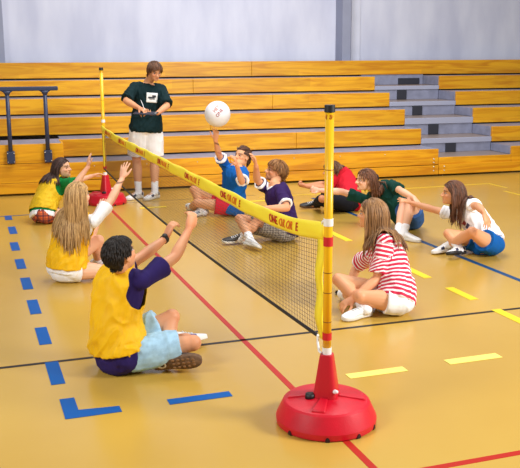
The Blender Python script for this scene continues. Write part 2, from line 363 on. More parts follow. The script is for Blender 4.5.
# =========================================================================== net, posts and ball
PY = mat('post_yellow', (246,190,20), .3); RED = mat('base_red_plastic', (206,8,38), .42, .10, 9, .25, 160)
REDC = mat('cone_red_plastic', (200,20,40), .35); BLK = mat('black_rubber', (24,24,26), .5); WHT = mat('white_strap', (240,240,240), .5)
REDT = mat('red_strap', (205,24,36), .5); INK = mat('print_red', (190,32,24), .6); INK2 = mat('print_orange', (226,110,18), .6)
def stand(loc, rz, label, H):
    t = thing('net_stand', label, 'net stand', loc, 'yellow net stands on red bases', rz)
    prof = [(.0,.0),(.243,.0),(.255,.006),(.258,.036),(.253,.05),(.222,.116),(.212,.124),(.198,.128),(.16,.133),(.09,.142),(.0,.146)]
    n = 126; rings = []
    for k, (r, z) in enumerate(prof):
        ring = []
        for i in range(n):
            a = 2*PI*i/n; rr = max(r, .002)
            zz = z
            ring.append((rr*math.cos(a), rr*math.sin(a), zz))
        rings.append(ring)
    b = MB(); b.loft(rings); autosmooth(obj('weighted_base', b, RED, t), 18)
    base = t.children[0]
    for q in (.25, 1.85, 3.3, 4.72):       # raised wedges on the top of the base
        c, s = math.cos(q), math.sin(q); P = lambda r, w, z: (r*c-w*s, r*s+w*c, z)
        b = MB(); b.add([P(.06,-.022,.13), P(.20,-.04,.10), P(.20,.04,.10), P(.06,.022,.13), P(.06,-.02,.152), P(.196,-.034,.139), P(.196,.034,.139), P(.06,.02,.152)],
                        [(0,3,2,1),(4,5,6,7),(0,1,5,4),(1,2,6,5),(2,3,7,6),(3,0,4,7)])
        obj('rib', b, RED, base, False, .006)
    for q in (-2.75, -1.95, -1.3, -.75, .3, 1.2, 2.2):     # drain notches in the rim: raised dark parts, their shade painted on
        q -= rz; c, s = math.cos(q), math.sin(q); P = lambda r, w, z: (r*c-w*s, r*s+w*c, z); b = MB()
        b.loft([[P(r, .012*math.cos(PI*k/8), .002+.024*math.sin(PI*k/8)) for k in range(9)] for r in (.235, .2592)])
        obj('drain_notch', b, mat('notch_shade', (46,8,14), .7), base, False)
    b = MB(); b.tube([(-.073,-.052,.135),(-.073,-.052,.163)], [.0265,.024], 18, flat=True); obj('plug', b, BLK, base); autosmooth(base.children[-1])
    def sq(h, z):
        g = lambda v: math.copysign(abs(v)**.4, v)
        return [(h*g(math.cos(2*PI*(k+.5)/24)), h*g(math.sin(2*PI*(k+.5)/24)), z) for k in range(24)]
    b = MB(); b.loft([sq(.064,.135), sq(.061,.16), sq(.034,.352), sq(.031,.364)]); co = obj('cone_socket', b, REDC, t); autosmooth(co, 40)
    b = MB(); b.tube([(.055,-.05,.185),(.064,-.058,.188)], [.012,.010], 10); obj('pin', b, WHT, co)
    b = MB(); b.tube([(0,0,.34),(0,0,H-.03)], [.0215,.0215], 20, flat=True); po = obj('pole', b, PY, t)
    def band(n, z0, z1, m, r=.0238):
        b = MB(); b.tube([(0,0,z0),(0,0,z1)], [r,r], 20, flat=True); autosmooth(obj(n, b, m, t))
    band('strap', .365, .40, WHT); band('band', .44, .478, REDT); band('band', .924, .97, REDT, .024); band('strap', 1.025, 1.062, WHT, .0244)
    b = MB(); b.tube([(0,0,H-.034),(0,0,H)], [.0265,.0255], 20, flat=True); autosmooth(obj('cap', b, BLK, t))
    for z in (.533, .684, .787, 1.30):
        b = MB(); b.tube([(0,0,z),(0,0,z+.004)], [.0218,.0218], 20, flat=True); obj('height_mark', b, mat('mark_brown', (120,70,10), .6), po)
    tm = text_mesh('ONE', .034, .0006); tm.transform(Matrix.Rotation(PI/2, 4, 'X'))
    for v in tm.vertices:
        a = v.co.x/.0218; v.co = Vector((.0218*math.sin(a), -.0218*math.cos(a)+v.co.y*.0, v.co.z))
    tm.transform(Matrix.Rotation(-.35, 4, 'Z')); tm.transform(Matrix.Translation((0,0,H-.058))); link('lettering', tm, INK, po, False)
    return t
s1 = stand((0, 0, 0), -.62, 'near yellow net post on a round red base in the foreground', 1.613)
s2 = stand((.022, 7.09, 0), .5, 'far yellow net post on a red base beside the standing man', 1.70)

Y0, Y1 = .05, 7.05
def ss(u): return 4*u*(1-u)
def ztop(y):
    u = (y-Y0)/(Y1-Y0); e = min(1, max(0, 1-(u/.16)))**2*.075+max(0, (u-.8)/.2)**2*.035
    return .955+e+.003*math.sin(y*9)
def zbot(y):
    u = (y-Y0)/(Y1-Y0); return .868+min(1, max(0, 1-(u/.16)))**2*.07+max(0, (u-.8)/.2)**2*.045+.0025*math.sin(y*7+1)
def zcord(y):
    u = (y-Y0)/(Y1-Y0); return .335+.09*(1-u)**2*(1 if u < .5 else 1)*1.0+.12*u**3
def xb(y, s): return .012*math.sin(y*2.1)*0+.0028*math.sin(y*13+s*2)
net = thing('volleyball_net', 'long yellow banded volleyball net strung between the two stands', 'net', (0, 3.5, 0))
OFF = Vector((0, -3.5, 0))
def nobj(name, b, m, parent=None, smooth=True):
    b.v = [(x, y-3.5, z) for x, y, z in b.v] if parent is None or parent is net else b.v
    return obj(name, b, m, parent or net, smooth)
TAPEM = mat('net_tape_yellow', (255,232,48), .55, .03, 8)
b = MB(); n = 180; rings = []
for k in range(n+1):
    y = Y0+(Y1-Y0)*k/n; zt, zb = ztop(y), zbot(y); r = []
    for j in range(6):
        w = j/5; r.append((xb(y, w*3)-.004-.008*math.sin(PI*w), y, zt+(zb-zt)*w))
    for j in range(6):
        w = 1-j/5; r.append((xb(y, w*3)+.004+.004*math.sin(PI*w), y, zt+(zb-zt)*w))
    rings.append(r)
b.loft(rings); tp = nobj('top_band', b, TAPEM)
b = MB(); rings = []
for k in range(25):
    w = k/24; z = zbot(.1)+.02-(zbot(.1)-.40)*w; yc = .085+.018*math.sin(PI*w)**2+.004*math.sin(w*17); h = .040+.003*math.sin(w*11)
    if w > .85: h *= 1-.5*(w-.85)/.15
    rings.append([(-.006+.006*math.sin(w*14), yc-h, z), (-.006+.006*math.sin(w*14), yc+h, z), (.004+.006*math.sin(w*14), yc+h, z), (.004+.006*math.sin(w*14), yc-h, z)])
b.loft(rings); nobj('side_band', b, TAPEM)
b = MB(); rings = []
for k in range(13):
    w = k/12; z = zbot(7.0)+.02-(zbot(7.)-.46)*w; yc = 7.0
    rings.append([(-.005, yc-.03, z), (-.005, yc+.03, z), (.004, yc+.03, z), (.004, yc-.03, z)])
b.loft(rings); nobj('side_band', b, TAPEM)
b = MB(); b.tube([(0, y, zcord(y)) for y in np.linspace(.14, 7.0, 40)], [.0095]*40, 8, up=(1,0,0)); nobj('bottom_cord', b, BLK)
b = MB(); r_ = .0010
for y in np.arange(.14, 6.98, .024):
    b.tube([(0, y, zbot(y)+.01), (.002, y, (zbot(y)+zcord(y))/2), (0, y, zcord(y))], [r_]*3, 3, up=(1,0,0), flat=True)
for k in range(22):
    w = (k+.5)/22; ys = np.linspace(.12, 7.0, 40)
    b.tube([(0, y, zbot(y)+(zcord(y)-zbot(y))*w) for y in ys], [r_]*40, 3, up=(1,0,0), flat=True)
nm = nobj('net_mesh', b, mat('net_twine', (62,50,34), .8), smooth=False)
# ties to the poles
b = MB(); b.tube([(-.012,.03,1.045),(-.01,.05,1.035),(0,.075,ztop(.08)-.01)], [.006]*3, 8); nobj('tie', b, WHT)
b = MB(); b.tube([(-.0,.12,.425),(-.02,.07,.40),(-.03,.03,.372),(-.035,.0,.375)], [.006]*4, 8); nobj('tie', b, WHT)
# printed words along the band, read from the bib team's side
def band_word(s, yc, size, m):
    tm = text_mesh(s, size, .0008)
    bm = MB()
    for v in tm.vertices:
        y = yc-v.co.x; w = .5-v.co.y/.088
        zt, zb = ztop(y), zbot(y)
        x = xb(y, w*3)-.004-.008*math.sin(PI*min(1, max(0, w)))-.0035-v.co.z
        v.co = Vector((x, y-3.5, zt+(zb-zt)*w))
    link('lettering', tm, m, tp, False)
for yc in (.62, 1.62, 2.62, 3.62, 4.62, 5.62, 6.55):
    band_word('ONE', yc+.14, .066, INK); band_word('OR', yc-.01, .062, INK2); band_word('OR', yc-.12, .062, INK2); band_word('E', yc-.225, .062, INK)
# =========================================================================== people
def nz(p, k): return noise.noise(Vector((p[0]*k, p[1]*k, p[2]*k)))
def skin_mat(name, rgb, lip=(196,104,98), brow=(70,44,28)):
    m = bpy.data.materials.new(name); m.use_nodes = True
    nt = m.node_tree; b = nt.nodes['Principled BSDF']; L = nt.links.new; b.inputs['Roughness'].default_value = .5
    b.inputs['Specular IOR Level'].default_value = .4
    def at(n):
        a = nt.nodes.new('ShaderNodeAttribute'); a.attribute_name = n; return a.outputs['Fac']
    c = lin(rgb); blush = lin((min(255, rgb[0]+4), rgb[1]-28, rgb[2]-24))
    def mix(fac, prev, col):
        x = nt.nodes.new('ShaderNodeMixRGB'); L(fac, x.inputs['Fac'])
        if isinstance(prev, tuple): x.inputs['Color1'].default_value = prev
        else: L(prev, x.inputs['Color1'])
        x.inputs['Color2'].default_value = col; return x.outputs['Color']
    o = mix(at('blush'), c, blush); o = mix(at('lip'), o, lin(lip)); o = mix(at('mouth'), o, lin((70,20,22))); o = mix(at('brow'), o, lin(brow))
    L(o, b.inputs['Base Color'])
    return m

class Rig:
    def __init__(s, H, J, face, girth=1.0, slouch=.02, hh=None, roll=0):
        s.H = H; s.J = {k: Vector(v) for k, v in J.items()}; s.g = girth
        s.P, s.N = s.J['pelvis'], s.J['neck']; s.hx = s.J['haxis'].normalized(); s.ax = s.J['axis'].normalized()
        up = (s.N-s.P).normalized(); fw = up.cross(s.ax).normalized()
        s.C = (s.P+s.N)/2-fw*slouch*H*2; s.up, s.fw = up, fw
        s.hh = hh or .139*H
        f = face.normalized(); r = f.cross(UP).normalized(); u = r.cross(f).normalized()
        if roll:
            q = Matrix.Rotation(roll, 3, f); r = q @ r; u = q @ u
        s.hr, s.hf, s.hu, s.hc = r, f, u, s.J['head']
    def head_pt(s, x, y, z): return s.hc+(s.hr*x+s.hf*y+s.hu*z)*s.hh
    def spine(s, t):
        if t <= 0: c = s.P+(s.C-s.P)*2*t; d = s.C-s.P
        elif t >= 1: c = s.N+(s.N-s.C)*2*(t-1); d = s.N-s.C
        else: c = s.P*(1-t)**2+s.C*2*t*(1-t)+s.N*t*t; d = (s.C-s.P)*(1-t)+(s.N-s.C)*t
        d = d.normalized(); w = min(1, max(0, t)); r = s.hx*(1-w)+s.ax*w
        r = (r-d*r.dot(d)).normalized(); return c, r, d.cross(r)*1.0, d     # centre, right, forward, up
    def torso_local(s, p):
        """(lateral, forward, t) of a point, by nearest spine sample"""
        if not hasattr(s, '_sp'):
            s._sp = [(t, *s.spine(t)) for t in np.linspace(-.4, 1.15, 63)]
            s._c = np.array([x[1] for x in s._sp])
        k = int(np.argmin(((s._c-np.array(p))**2).sum(1))); t, c, r, f, u = s._sp[k]; d = Vector(p)-c
        return d.dot(r), d.dot(f), t+d.dot(u)/(s.N-s.P).length
    def local_all(s, co):
        s.torso_local(co[0]); C = s._c; k = np.argmin(((co[:, None, :]-C[None])**2).sum(2), 1)
        R = np.array([x[2] for x in s._sp])[k]; F = np.array([x[3] for x in s._sp])[k]; U = np.array([x[4] for x in s._sp])[k]; T = np.array([x[0] for x in s._sp])[k]
        d = co-C[k]; return (d*R).sum(1), (d*F).sum(1), T+(d*U).sum(1)/(s.N-s.P).length
TORSO = [(-.18,.060,.050,0),(-.15,.082,.066,0),(-.08,.096,.076,0),(0,.100,.077,0),(.2,.095,.071,0),(.4,.083,.064,.002),(.6,.089,.068,.004),(.78,.099,.070,.004),(.9,.094,.060,0),(.97,.066,.048,-.004),(1.03,.040,.038,-.004)]
def torso(mb, R, ea=0, eb=0, t0=-.18, t1=1.03, fl=None, seg=22):
    rings = []; H, g = R.H, R.g
    ts = sorted({t0, t1} | {r[0] for r in TORSO if t0 < r[0] < t1})
    T = np.array(TORSO)
    for t in ts:
        a, b, sh = (np.interp(t, T[:, 0], T[:, k]) for k in (1, 2, 3))
        e = fl(t) if fl else 0
        a = a*H*g+ea+e; b = b*H*g+eb+e
        c, r, f, u = R.spine(t); c = c+f*sh*H
        ring = []
        for k in range(seg):
            q = 2*PI*k/seg; cx, sy = math.cos(q), math.sin(q)
            ring.append(c+r*a*math.copysign(abs(cx)**.85, cx)+f*b*math.copysign(abs(sy)**.85, sy))
        rings.append(ring)
    mb.loft(rings)
def lerp_pts(a, b, ts): return [a+(b-a)*t for t in ts]
def arm_path(R, S):
    return R.J['sh'+S], R.J['el'+S], R.J['wr'+S]
def hand(mb, R, S, d, n, curl=(.3,.35,.4,.5), thumb=.4, spread=.12, scale=1.0):
    """d: direction of the fingers, n: out of the palm"""
    L = .108*R.H*scale; W = R.J['wr'+S]; d = d.normalized(); n = (n-d*n.dot(d)).normalized()
    s = d.cross(n) if S == 'L' else n.cross(d)              # towards the thumb
    secs = [(-.10,.135,.105),(.05,.15,.105),(.22,.20,.105),(.40,.215,.09),(.50,.205,.075)]
    mb.tube([W+d*(x*L) for x, _, _ in secs], [(a*L, b*L) for _, a, b in secs], 14, up=n)
    K = [(.165,.43,.050),(.058,.48,.052),(-.052,.45,.049),(-.155,.36,.043)]
    for i, (o, ln, r) in enumerate(K):
        sp = (1.5-i)*spread; base = W+d*(.46*L)+s*(o*L)
        c = curl[i]; p = base; pts = [base-d*(.1*L), base]; dd = (d*math.cos(sp)+s*math.sin(sp)).normalized()
        ang = 0
        for seg_, cc in ((.46, c*.9), (.31, c*1.2), (.23, c*.8)):
            ang += cc; v = dd*math.cos(ang)+n*math.sin(ang); p = p+v*(ln*L*seg_); pts.append(p)
        mb.tube(pts, [r*L*k for k in (1.05,1.05,1.0,.92,.72)], 10, up=n.cross(dd))
    b0 = W+d*(.12*L)+s*(.10*L); v1 = (d*.62+s*.72+n*(.15+.5*thumb)).normalized(); v2 = (d*.85+s*(.5-.4*thumb)+n*(.1+.7*thumb)).normalized()
    p1 = b0+v1*(.25*L); p2 = p1+v2*(.19*L); p3 = p2+(v2+d*.2).normalized()*(.14*L)
    mb.tube([b0, p1, p2, p3], [.085*L,.066*L,.055*L,.042*L], 10, up=n)
def leg_pts(R, S):
    return R.J['hip'+S], R.J['kn'+S], R.J['an'+S]
def build_body(R, hands, feet, skin, name='person', vox=.0056, mouth=0, brow_up=0):
    H, g = R.H, R.g; mb = MB(); k = H/1.6
    torso(mb, R)
    for S in 'LR':
        sh, el, wr = arm_path(R, S); c, r, f, u = R.spine(.86)
        a = [(0,.047),(.18,.049),(.5,.046),(.85,.039),(1,.038)]
        mb.tube([sh+(el-sh)*t for t, _ in a], [x*k*g for _, x in a], 14)
        a = [(0,.038),(.22,.042),(.5,.037),(.8,.029),(1,.0265)]
        mb.tube([el+(wr-el)*t for t, _ in a], [x*k*g for _, x in a], 14)
        mb.tube([R.spine(.93)[0], (R.spine(.93)[0]+sh)/2+R.up*.008*H, sh], [.036*k*g,.042*k*g,.046*k*g], 14)   # shoulder girdle
        hand(mb, R, S, **hands[S])
        hp, kn, an = leg_pts(R, S)
        a = [(0,.090),(.25,.088),(.6,.074),(.88,.058),(1,.055)]
        mb.tube([hp+(kn-hp)*t for t, _ in a], [x*k*g for _, x in a], 16)
        kp = (kn-(hp+an)/2); kp = kp.normalized() if kp.length > .01 else R.fw
        mb.ell(kn+kp*.008, [Vector((.05*k,0,0)), Vector((0,.05*k,0)), Vector((0,0,.05*k))])
        back = -kp
        a = [(0,.053,0),(.12,.053,.004),(.32,.058,.012),(.6,.046,.006),(.85,.034,0),(1,.035,0)]
        mb.tube([kn+(an-kn)*t+back*o*k for t, _, o in a], [x*k*g for _, x, _ in a], 16)
        fd, fu = feet[S]['toe'].normalized(), feet[S]['up']
        mb.tube([an-fd*.02*H+fu.normalized()*-.01, an+fd*.06*H-fu.normalized()*.03*k], [.03*k,.025*k], 10)
        mb.ell(R.J['hip'+S]-R.fw*.02*H, [Vector((.085*k*g,0,0)), Vector((0,.085*k*g,0)), Vector((0,0,.085*k*g))])
    # neck and head
    h = R.hh; A = lambda x, y, z: [R.hr*x*h, R.hf*y*h, R.hu*z*h]; P = R.head_pt
    mb.tube([R.N-(R.N-R.C).normalized()*.03*H, R.N+R.up*.01*H, P(0,-.13,-.25), P(0,-.10,-.02)], [.036*H*g,.0335*H*g,.24*h*1.0,.24*h], 16)
    mb.ell(P(0,-.03,.13), A(.338,.435,.37), 20, 14)
    mb.ell(P(0,.10,-.14), A(.285,.29,.34), 18, 12)
    mb.ell(P(0,.17,-.30), A(.20,.235,.195), 16, 10)
    mb.ell(P(0,.335,-.405), A(.085,.075,.085), 12, 8)
    for x in (-1, 1):
        mb.ell(P(.17*x,.255,-.12), A(.10,.11,.10), 12, 8)
        mb.ell(P(.345*x,-.05,-.04), [(R.hr*.03*x-R.hf*.02)*h, R.hf*.095*h, (R.hu*.145-R.hf*.03)*h], 12, 8)
    mb.ell(P(0,.345,.075), A(.22,.075,.05), 14, 8)
    mb.tube([P(0,.385,.03), P(0,.43,-.06), P(0,.475,-.135)], [.035*h,.042*h,.056*h], 10)
    for x in (-1, 1): mb.ell(P(.055*x,.425,-.145), A(.045,.05,.04), 10, 6)
    mb.ell(P(0,.375,-.245), A(.105,.055,.032), 12, 8); mb.ell(P(0,.365,-.29), A(.085,.055,.034), 12, 8)
    me = remesh(mb, vox, 3, .45)
    co = get_co(me)
    d = co-np.array(R.hc); lx, ly, lz = (d@np.array(a)/h for a in (R.hr, R.hf, R.hu))
    face = (ly > .12) & (np.abs(lx) < .45) & (np.abs(lz) < .55)
    # eye sockets, mouth line, philtrum
    push = np.zeros(len(co))
    for x in (-.145, .145): push += .035*np.exp(-(((lx-x)/.085)**2+((lz-.0)/.055)**2))
    push += .02*np.exp(-((lx/.10)**2+((lz+.268)/.014)**2))
    if mouth: push += mouth*np.exp(-((lx/.085)**2+((lz+.30)/.06)**2))
    push[~face] = 0
    co -= np.array(R.hf)[None]*push[:, None]*h
    co[:, 2] = np.maximum(co[:, 2], .014)
    set_co(me, co)
    lip = np.exp(-((lx/.10)**2+((lz+.27)/.045)**2)*1.3)*face*(ly > .26); fattr(me, 'lip', np.clip(lip*1.5-.3, 0, .8))
    fattr(me, 'mouth', np.clip((np.exp(-((lx/.085)**2+((lz+.30)/.06)**2))*1.6-.5), 0, 1)*face*(ly > .2)*(1 if mouth else 0))
    br = np.exp(-(((np.abs(lx)-.155)/.095)**4+((lz-.095-brow_up+.25*(np.abs(lx)-.15)**2*4)/.026)**2))*face; fattr(me, 'brow', np.clip(br*1.2, 0, .8))
    bl_ = np.exp(-(((np.abs(lx)-.19)/.10)**2+((lz+.13)/.10)**2))*face*.5
    for S in 'LR':
        for j, rr in (('kn', .07), ('el', .05)):
            q = ((co-np.array(R.J[j+S]))**2).sum(1); bl_ = np.maximum(bl_, .35*np.exp(-q/rr**2))
        q = ((co-np.array(R.J['wr'+S]))**2).sum(1); bl_ = np.maximum(bl_, .35*np.exp(-q/.1**2))
    fattr(me, 'blush', bl_)
    o = link(name, me, skin)
    # eyes
    for x in (-.145, .145):
        b = MB(); c = P(x,.322,.0); b.ell(c, A(.052,.046,.026), 14, 10)
        ic = c+(R.hf*.036)*h; b.ell(ic, A(.034,.022,.030), 10, 8, 1); b.ell(ic+R.hf*.014*h, A(.018,.012,.018), 8, 6, 2)
        obj('eye', b, [mat('eye_white', (205,192,184), .4), mat('iris', (74,58,44), .2), mat('pupil', (12,10,10), .2)], o)
    return o

# --------------------------------------------------------------------------- clothes
def wrinkle(me, amp, R=None, k=9, seed=0, zmin=.003, along=(.2,.3,.93), st=.5):
    co = get_co(me); no = get_no(me); s = np.empty(len(co))
    al = Vector(along).normalized(); amp *= 1.5
    for i, p in enumerate(co):
        p = Vector(p); q = (p-al*(p.dot(al)*st))*k+Vector((seed, 0, 0)); w = Vector((noise.noise(q*.7), noise.noise(q*.7+Vector((9,3,1))), 0))*1.1
        s[i] = (1-abs(noise.noise(q+w)))**2*.9+noise.noise(q*2.3)*.35-.55
    co += no*(s*amp)[:, None]; co[:, 2] = np.maximum(co[:, 2], zmin); set_co(me, co)
def shirt(R, parent, m, sleeve=.62, hem=-.12, ease=.016, cuff=.012, amp=.006, name='shirt', seed=0, vox=.0075, neck=.985, flare=.012, stripes=False, sleeves='LR', hips=0):
    mb = MB(); H, g = R.H, R.g; k = H/1.6
    torso(mb, R, ease, ease, hem, neck, lambda t: flare*max(0, .45-t)*1.6, 26)
    for S in ('LR' if hips else ''):
        hp = R.J['hip'+S]; rr = .090*k*g+hips; mb.ell(hp-R.fw*.015*H+R.up*.01, [Vector((rr,0,0)), Vector((0,rr,0)), Vector((0,0,rr))])
    for S in sleeves:
        sh, el, wr = arm_path(R, S); e = sh+(el-sh)*sleeve
        se = ease*.35; mb.tube([R.spine(.9)[0], (R.spine(.92)[0]+sh)/2+R.up*.008*H, sh], [.038*k*g+se,.044*k*g+se,.048*k*g+se], 16)
        n0, n1 = R.spine(.86)[0], R.spine(1.015)[0]; mb.tube([n0, (n0+n1)/2, n1], [(.075*H,.05*H),(.062*H,.045*H),(.042*H,.040*H)], 20, up=R.spine(.95)[2], flat=True)
        mb.tube([sh, sh+(e-sh)*.4, sh+(e-sh)*.8, e], [.049*k*g+se, .051*k*g+se, .049*k*g+se+cuff*.5, .047*k*g+se+cuff*.8], 18, flat=True)
        mb.ell(sh, [Vector((.049*k*g+se,0,0)), Vector((0,.049*k*g+se,0)), Vector((0,0,.049*k*g+se))])
    me = remesh(mb, vox, 4, .5); wrinkle(me, amp*1.15, k=13, seed=seed)
    if stripes:
        co = get_co(me); lx, ly, t = R.local_all(co); val = t*(R.N-R.P).length
        for S in 'LR':
            sh, el, wr = arm_path(R, S); ad = np.array((el-sh).normalized()); q = (co-np.array(sh))@ad
            dist = np.linalg.norm((co-np.array(sh))-q[:, None]*ad, axis=1)
            on = (q > .02) & (dist < .085*k) & (np.abs(lx) > .10*H)
            val = np.where(on, -q+.35, val)
        fattr(me, 'st', val)
    return link(name, me, m, parent)
def arm_dist(R, co, S, reach=1.0):
    sh, el, wr = arm_path(R, S); a = np.array(sh); v = np.array(el-sh); q = np.clip(((co-a)@v)/(v@v), 0, reach)
    return np.linalg.norm(co-(a+q[:, None]*v), axis=1), q
def layer(src, keep, off, name, m, parent, thick=.004, ):
    me, idx = submesh(src.data, keep, off, name); o = link(name, me, m, parent)
    if thick:
        s = o.modifiers.new('thickness', 'SOLIDIFY'); s.thickness = thick; s.offset = -1
    return o
def bib(R, top, m, hem=-.02, hole=.075, amp=.006, label=None, seed=3, parent=None):
    co = get_co(top.data); lx, ly, t = R.local_all(co); H = R.H
    keep = (t > hem)
    for S in 'LR':
        d, q = arm_dist(R, co, S); sh = np.array(R.J['sh'+S]); low = sh-np.array(R.up)*.05*H
        dl = np.linalg.norm(co-low, axis=1); d0 = np.linalg.norm(co-sh, axis=1)
        keep &= (dl > hole*H/1.6) & (d0 > hole*H/1.6*.95) & ~((q > .3) & (d < .10))
    keep &= ~((t > .985) & (ly > .0))
    for S in 'LR':
        ax = np.array((R.J['el'+S]-R.J['sh'+S]).normalized()); a_ = co-np.array(R.J['sh'+S]); al = a_@ax; rd = np.linalg.norm(a_-al[:, None]*ax, axis=1)
        keep &= ~((al > .03) & (rd < .105) & (al < .4))
    me, idx = submesh(top.data, keep, .009+amp*.8, 'bib'); wr = link('bib', me, m, parent or top.parent)
    wrinkle(me, amp, k=13, seed=seed, along=R.up*.75+R.ax*.65, st=.72); s = wr.modifiers.new('thickness', 'SOLIDIFY'); s.thickness = .004; s.offset = -1
    return wr
def shorts(R, parent, m, leg=.62, ease=.014, flare=.014, top=.12, amp=.006, name='shorts', seed=5, vox=.0078, legs=None):
    mb = MB(); H, g = R.H, R.g; k = H/1.6
    torso(mb, R, .010, .010, -.18, top)
    for S in 'LR':
        hp, kn, an = leg_pts(R, S); lg = (legs or {}).get(S, leg); e = hp+(kn-hp)*lg
        mb.ell(R.J['hip'+S]-R.fw*.02*H, [Vector((.086*k*g+.010,0,0)), Vector((0,.086*k*g+.010,0)), Vector((0,0,.086*k*g+.010))])
        mb.ell(hp, [Vector((.089*k*g+.011,0,0)), Vector((0,.089*k*g+.011,0)), Vector((0,0,.089*k*g+.011))])
        r = lambda t: np.interp(t, [0,.25,.6,.88,1], [.090,.088,.074,.058,.055])*k*g+ease
        mb.tube([hp, hp+(e-hp)*.35, hp+(e-hp)*.75, e], [r(0), r(lg*.35)+flare*.3, r(lg*.75)+flare*.7, r(lg)+flare], 18, flat=True)
    me = remesh(mb, vox, 4, .5); wrinkle(me, amp, seed=seed)
    return link(name, me, m, parent)
def shoe(R, S, parent, toe, up, upper, sole, accent=None, L=None, sock=None, sock_h=.06, sole_w=1.0, off=0):
    """toe: heel to toe; up: sole to instep"""
    an = R.J['an'+S]; L = L or .168*R.H; f = toe.normalized(); u = (up-f*up.dot(f)).normalized(); r = f.cross(u)
    heel = an-f*(.25*L)-u*(.30*L)+u*off
    # keep the whole shoe above the floor
    def pt(x, y, z): return heel+f*(x*L)+r*(y*L)+u*(z*L)
    lo = min(pt(x, y, z).z for x in (0,.5,.7,1) for y in (-.16,.16) for z in (0,.12))
    if lo < .004: heel = heel+UP*(.004-lo)
    S_ = [(0,.085,.25,.02),(.06,.118,.31,.0),(.2,.128,.36,0),(.34,.128,.335,0),(.5,.145,.25,0),(.68,.168,.20,0),(.85,.155,.155,.0),(.96,.105,.12,.01),(1.0,.05,.09,.03)]
    rings = []
    for x, w, h, z in S_:
        ring = []
        for k in range(16):
            q = 2*PI*k/16; cx, sx = math.cos(q), math.sin(q)
            y = w*math.copysign(abs(cx)**.7, cx); zz = .06+z*.5+(h-.06)*(.5+.5*math.copysign(abs(sx)**.8, sx))
            if sx > 0: y *= 1-.45*max(0, sx)**2*(1 if x < .6 else .6)
            ring.append(pt(x, y, zz))
        rings.append(ring)
    mb = MB(); mb.loft(rings)
    mats = [upper] + ([accent] if accent else [])
    if accent:
        n = 16
        for i in range(len(mb.m)):
            k, j = divmod(i, n)
            if k in (1, 4) and j in (0, 1, 7, 6, 15, 8): mb.m[i] = 1
            if k == 7: mb.m[i] = 0
    o = obj('shoe', mb, mats, parent)
    sm = o.modifiers.new('round', 'SUBSURF'); sm.levels = sm.render_levels = 1
    mb = MB(); rings = []
    out = []
    for x, w in [(0,.07),(.03,.105),(.12,.13),(.3,.128),(.45,.135),(.6,.165),(.75,.175),(.88,.155),(.96,.11),(1.005,.05)]: out.append((x, w*sole_w))
    loop = [(x, w) for x, w in out]+[(x, -w) for x, w in out[::-1]]
    mb.loft([[pt(x*1.0-.0, y*.94, 0) for x, y in loop], [pt(x, y, .015) for x, y in loop], [pt(x, y, .085) for x, y in loop], [pt(x, y*.96, .1) for x, y in loop]])
    so = obj('sole', mb, sole, o)
    mb = MB()
    for i in range(4):
        x = .40+.075*i; h = .06+np.interp(x, [s[0] for s in S_], [s[2] for s in S_])-.062
        mb.tube([pt(x,-.06,h-.012), pt(x+.01,0,h+.014), pt(x,.06,h-.012)], [.012*L*1.6]*3, 6)
    obj('laces', mb, mat('lace_white', (236,236,236), .7), o)
    if sock is not None:
        kn = R.J['kn'+S]; d = (kn-an).normalized(); k = R.H/1.6
        mb = MB(); pts = [an-d*.02, an+d*.02, an+d*sock_h*.6, an+d*sock_h]
        mb.tube(pts, [.041*k,.040*k,.041*k,.044*k], 16); me = remesh(mb, .007, 2); wrinkle(me, .003, k=30); link('sock', me, sock, parent)
    return o

# --------------------------------------------------------------------------- hair
def hair_mat(name, rgb, hi=None, rough=.5):
    m = bpy.data.materials.new(name); m.use_nodes = True
    nt = m.node_tree; b = nt.nodes['Principled BSDF']; b.inputs['Roughness'].default_value = rough; L = nt.links.new
    a = nt.nodes.new('ShaderNodeAttribute'); a.attribute_name = 'tone'
    r = nt.nodes.new('ShaderNodeValToRGB'); e = r.color_ramp.elements
    hi = hi or tuple(min(255, int(c*1.5+10)) for c in rgb)
    e[0].color = lin(tuple(int(c*.8) for c in rgb)); e[1].color = lin(hi)
    L(a.outputs['Fac'], r.inputs['Fac']); L(r.outputs['Color'], b.inputs['Base Color'])
    return m
def hairline(p):
    """True where hair grows, head units (x right, y forward, z up)"""
    x, y, z = p
    if y > .12: return z > .30-.12*max(0, y-.3)+.0 or (abs(x) > .27 and z > .12)
    if y > -.16: return z > (.13 if abs(x) > .22 else .02)
    return z > -.30
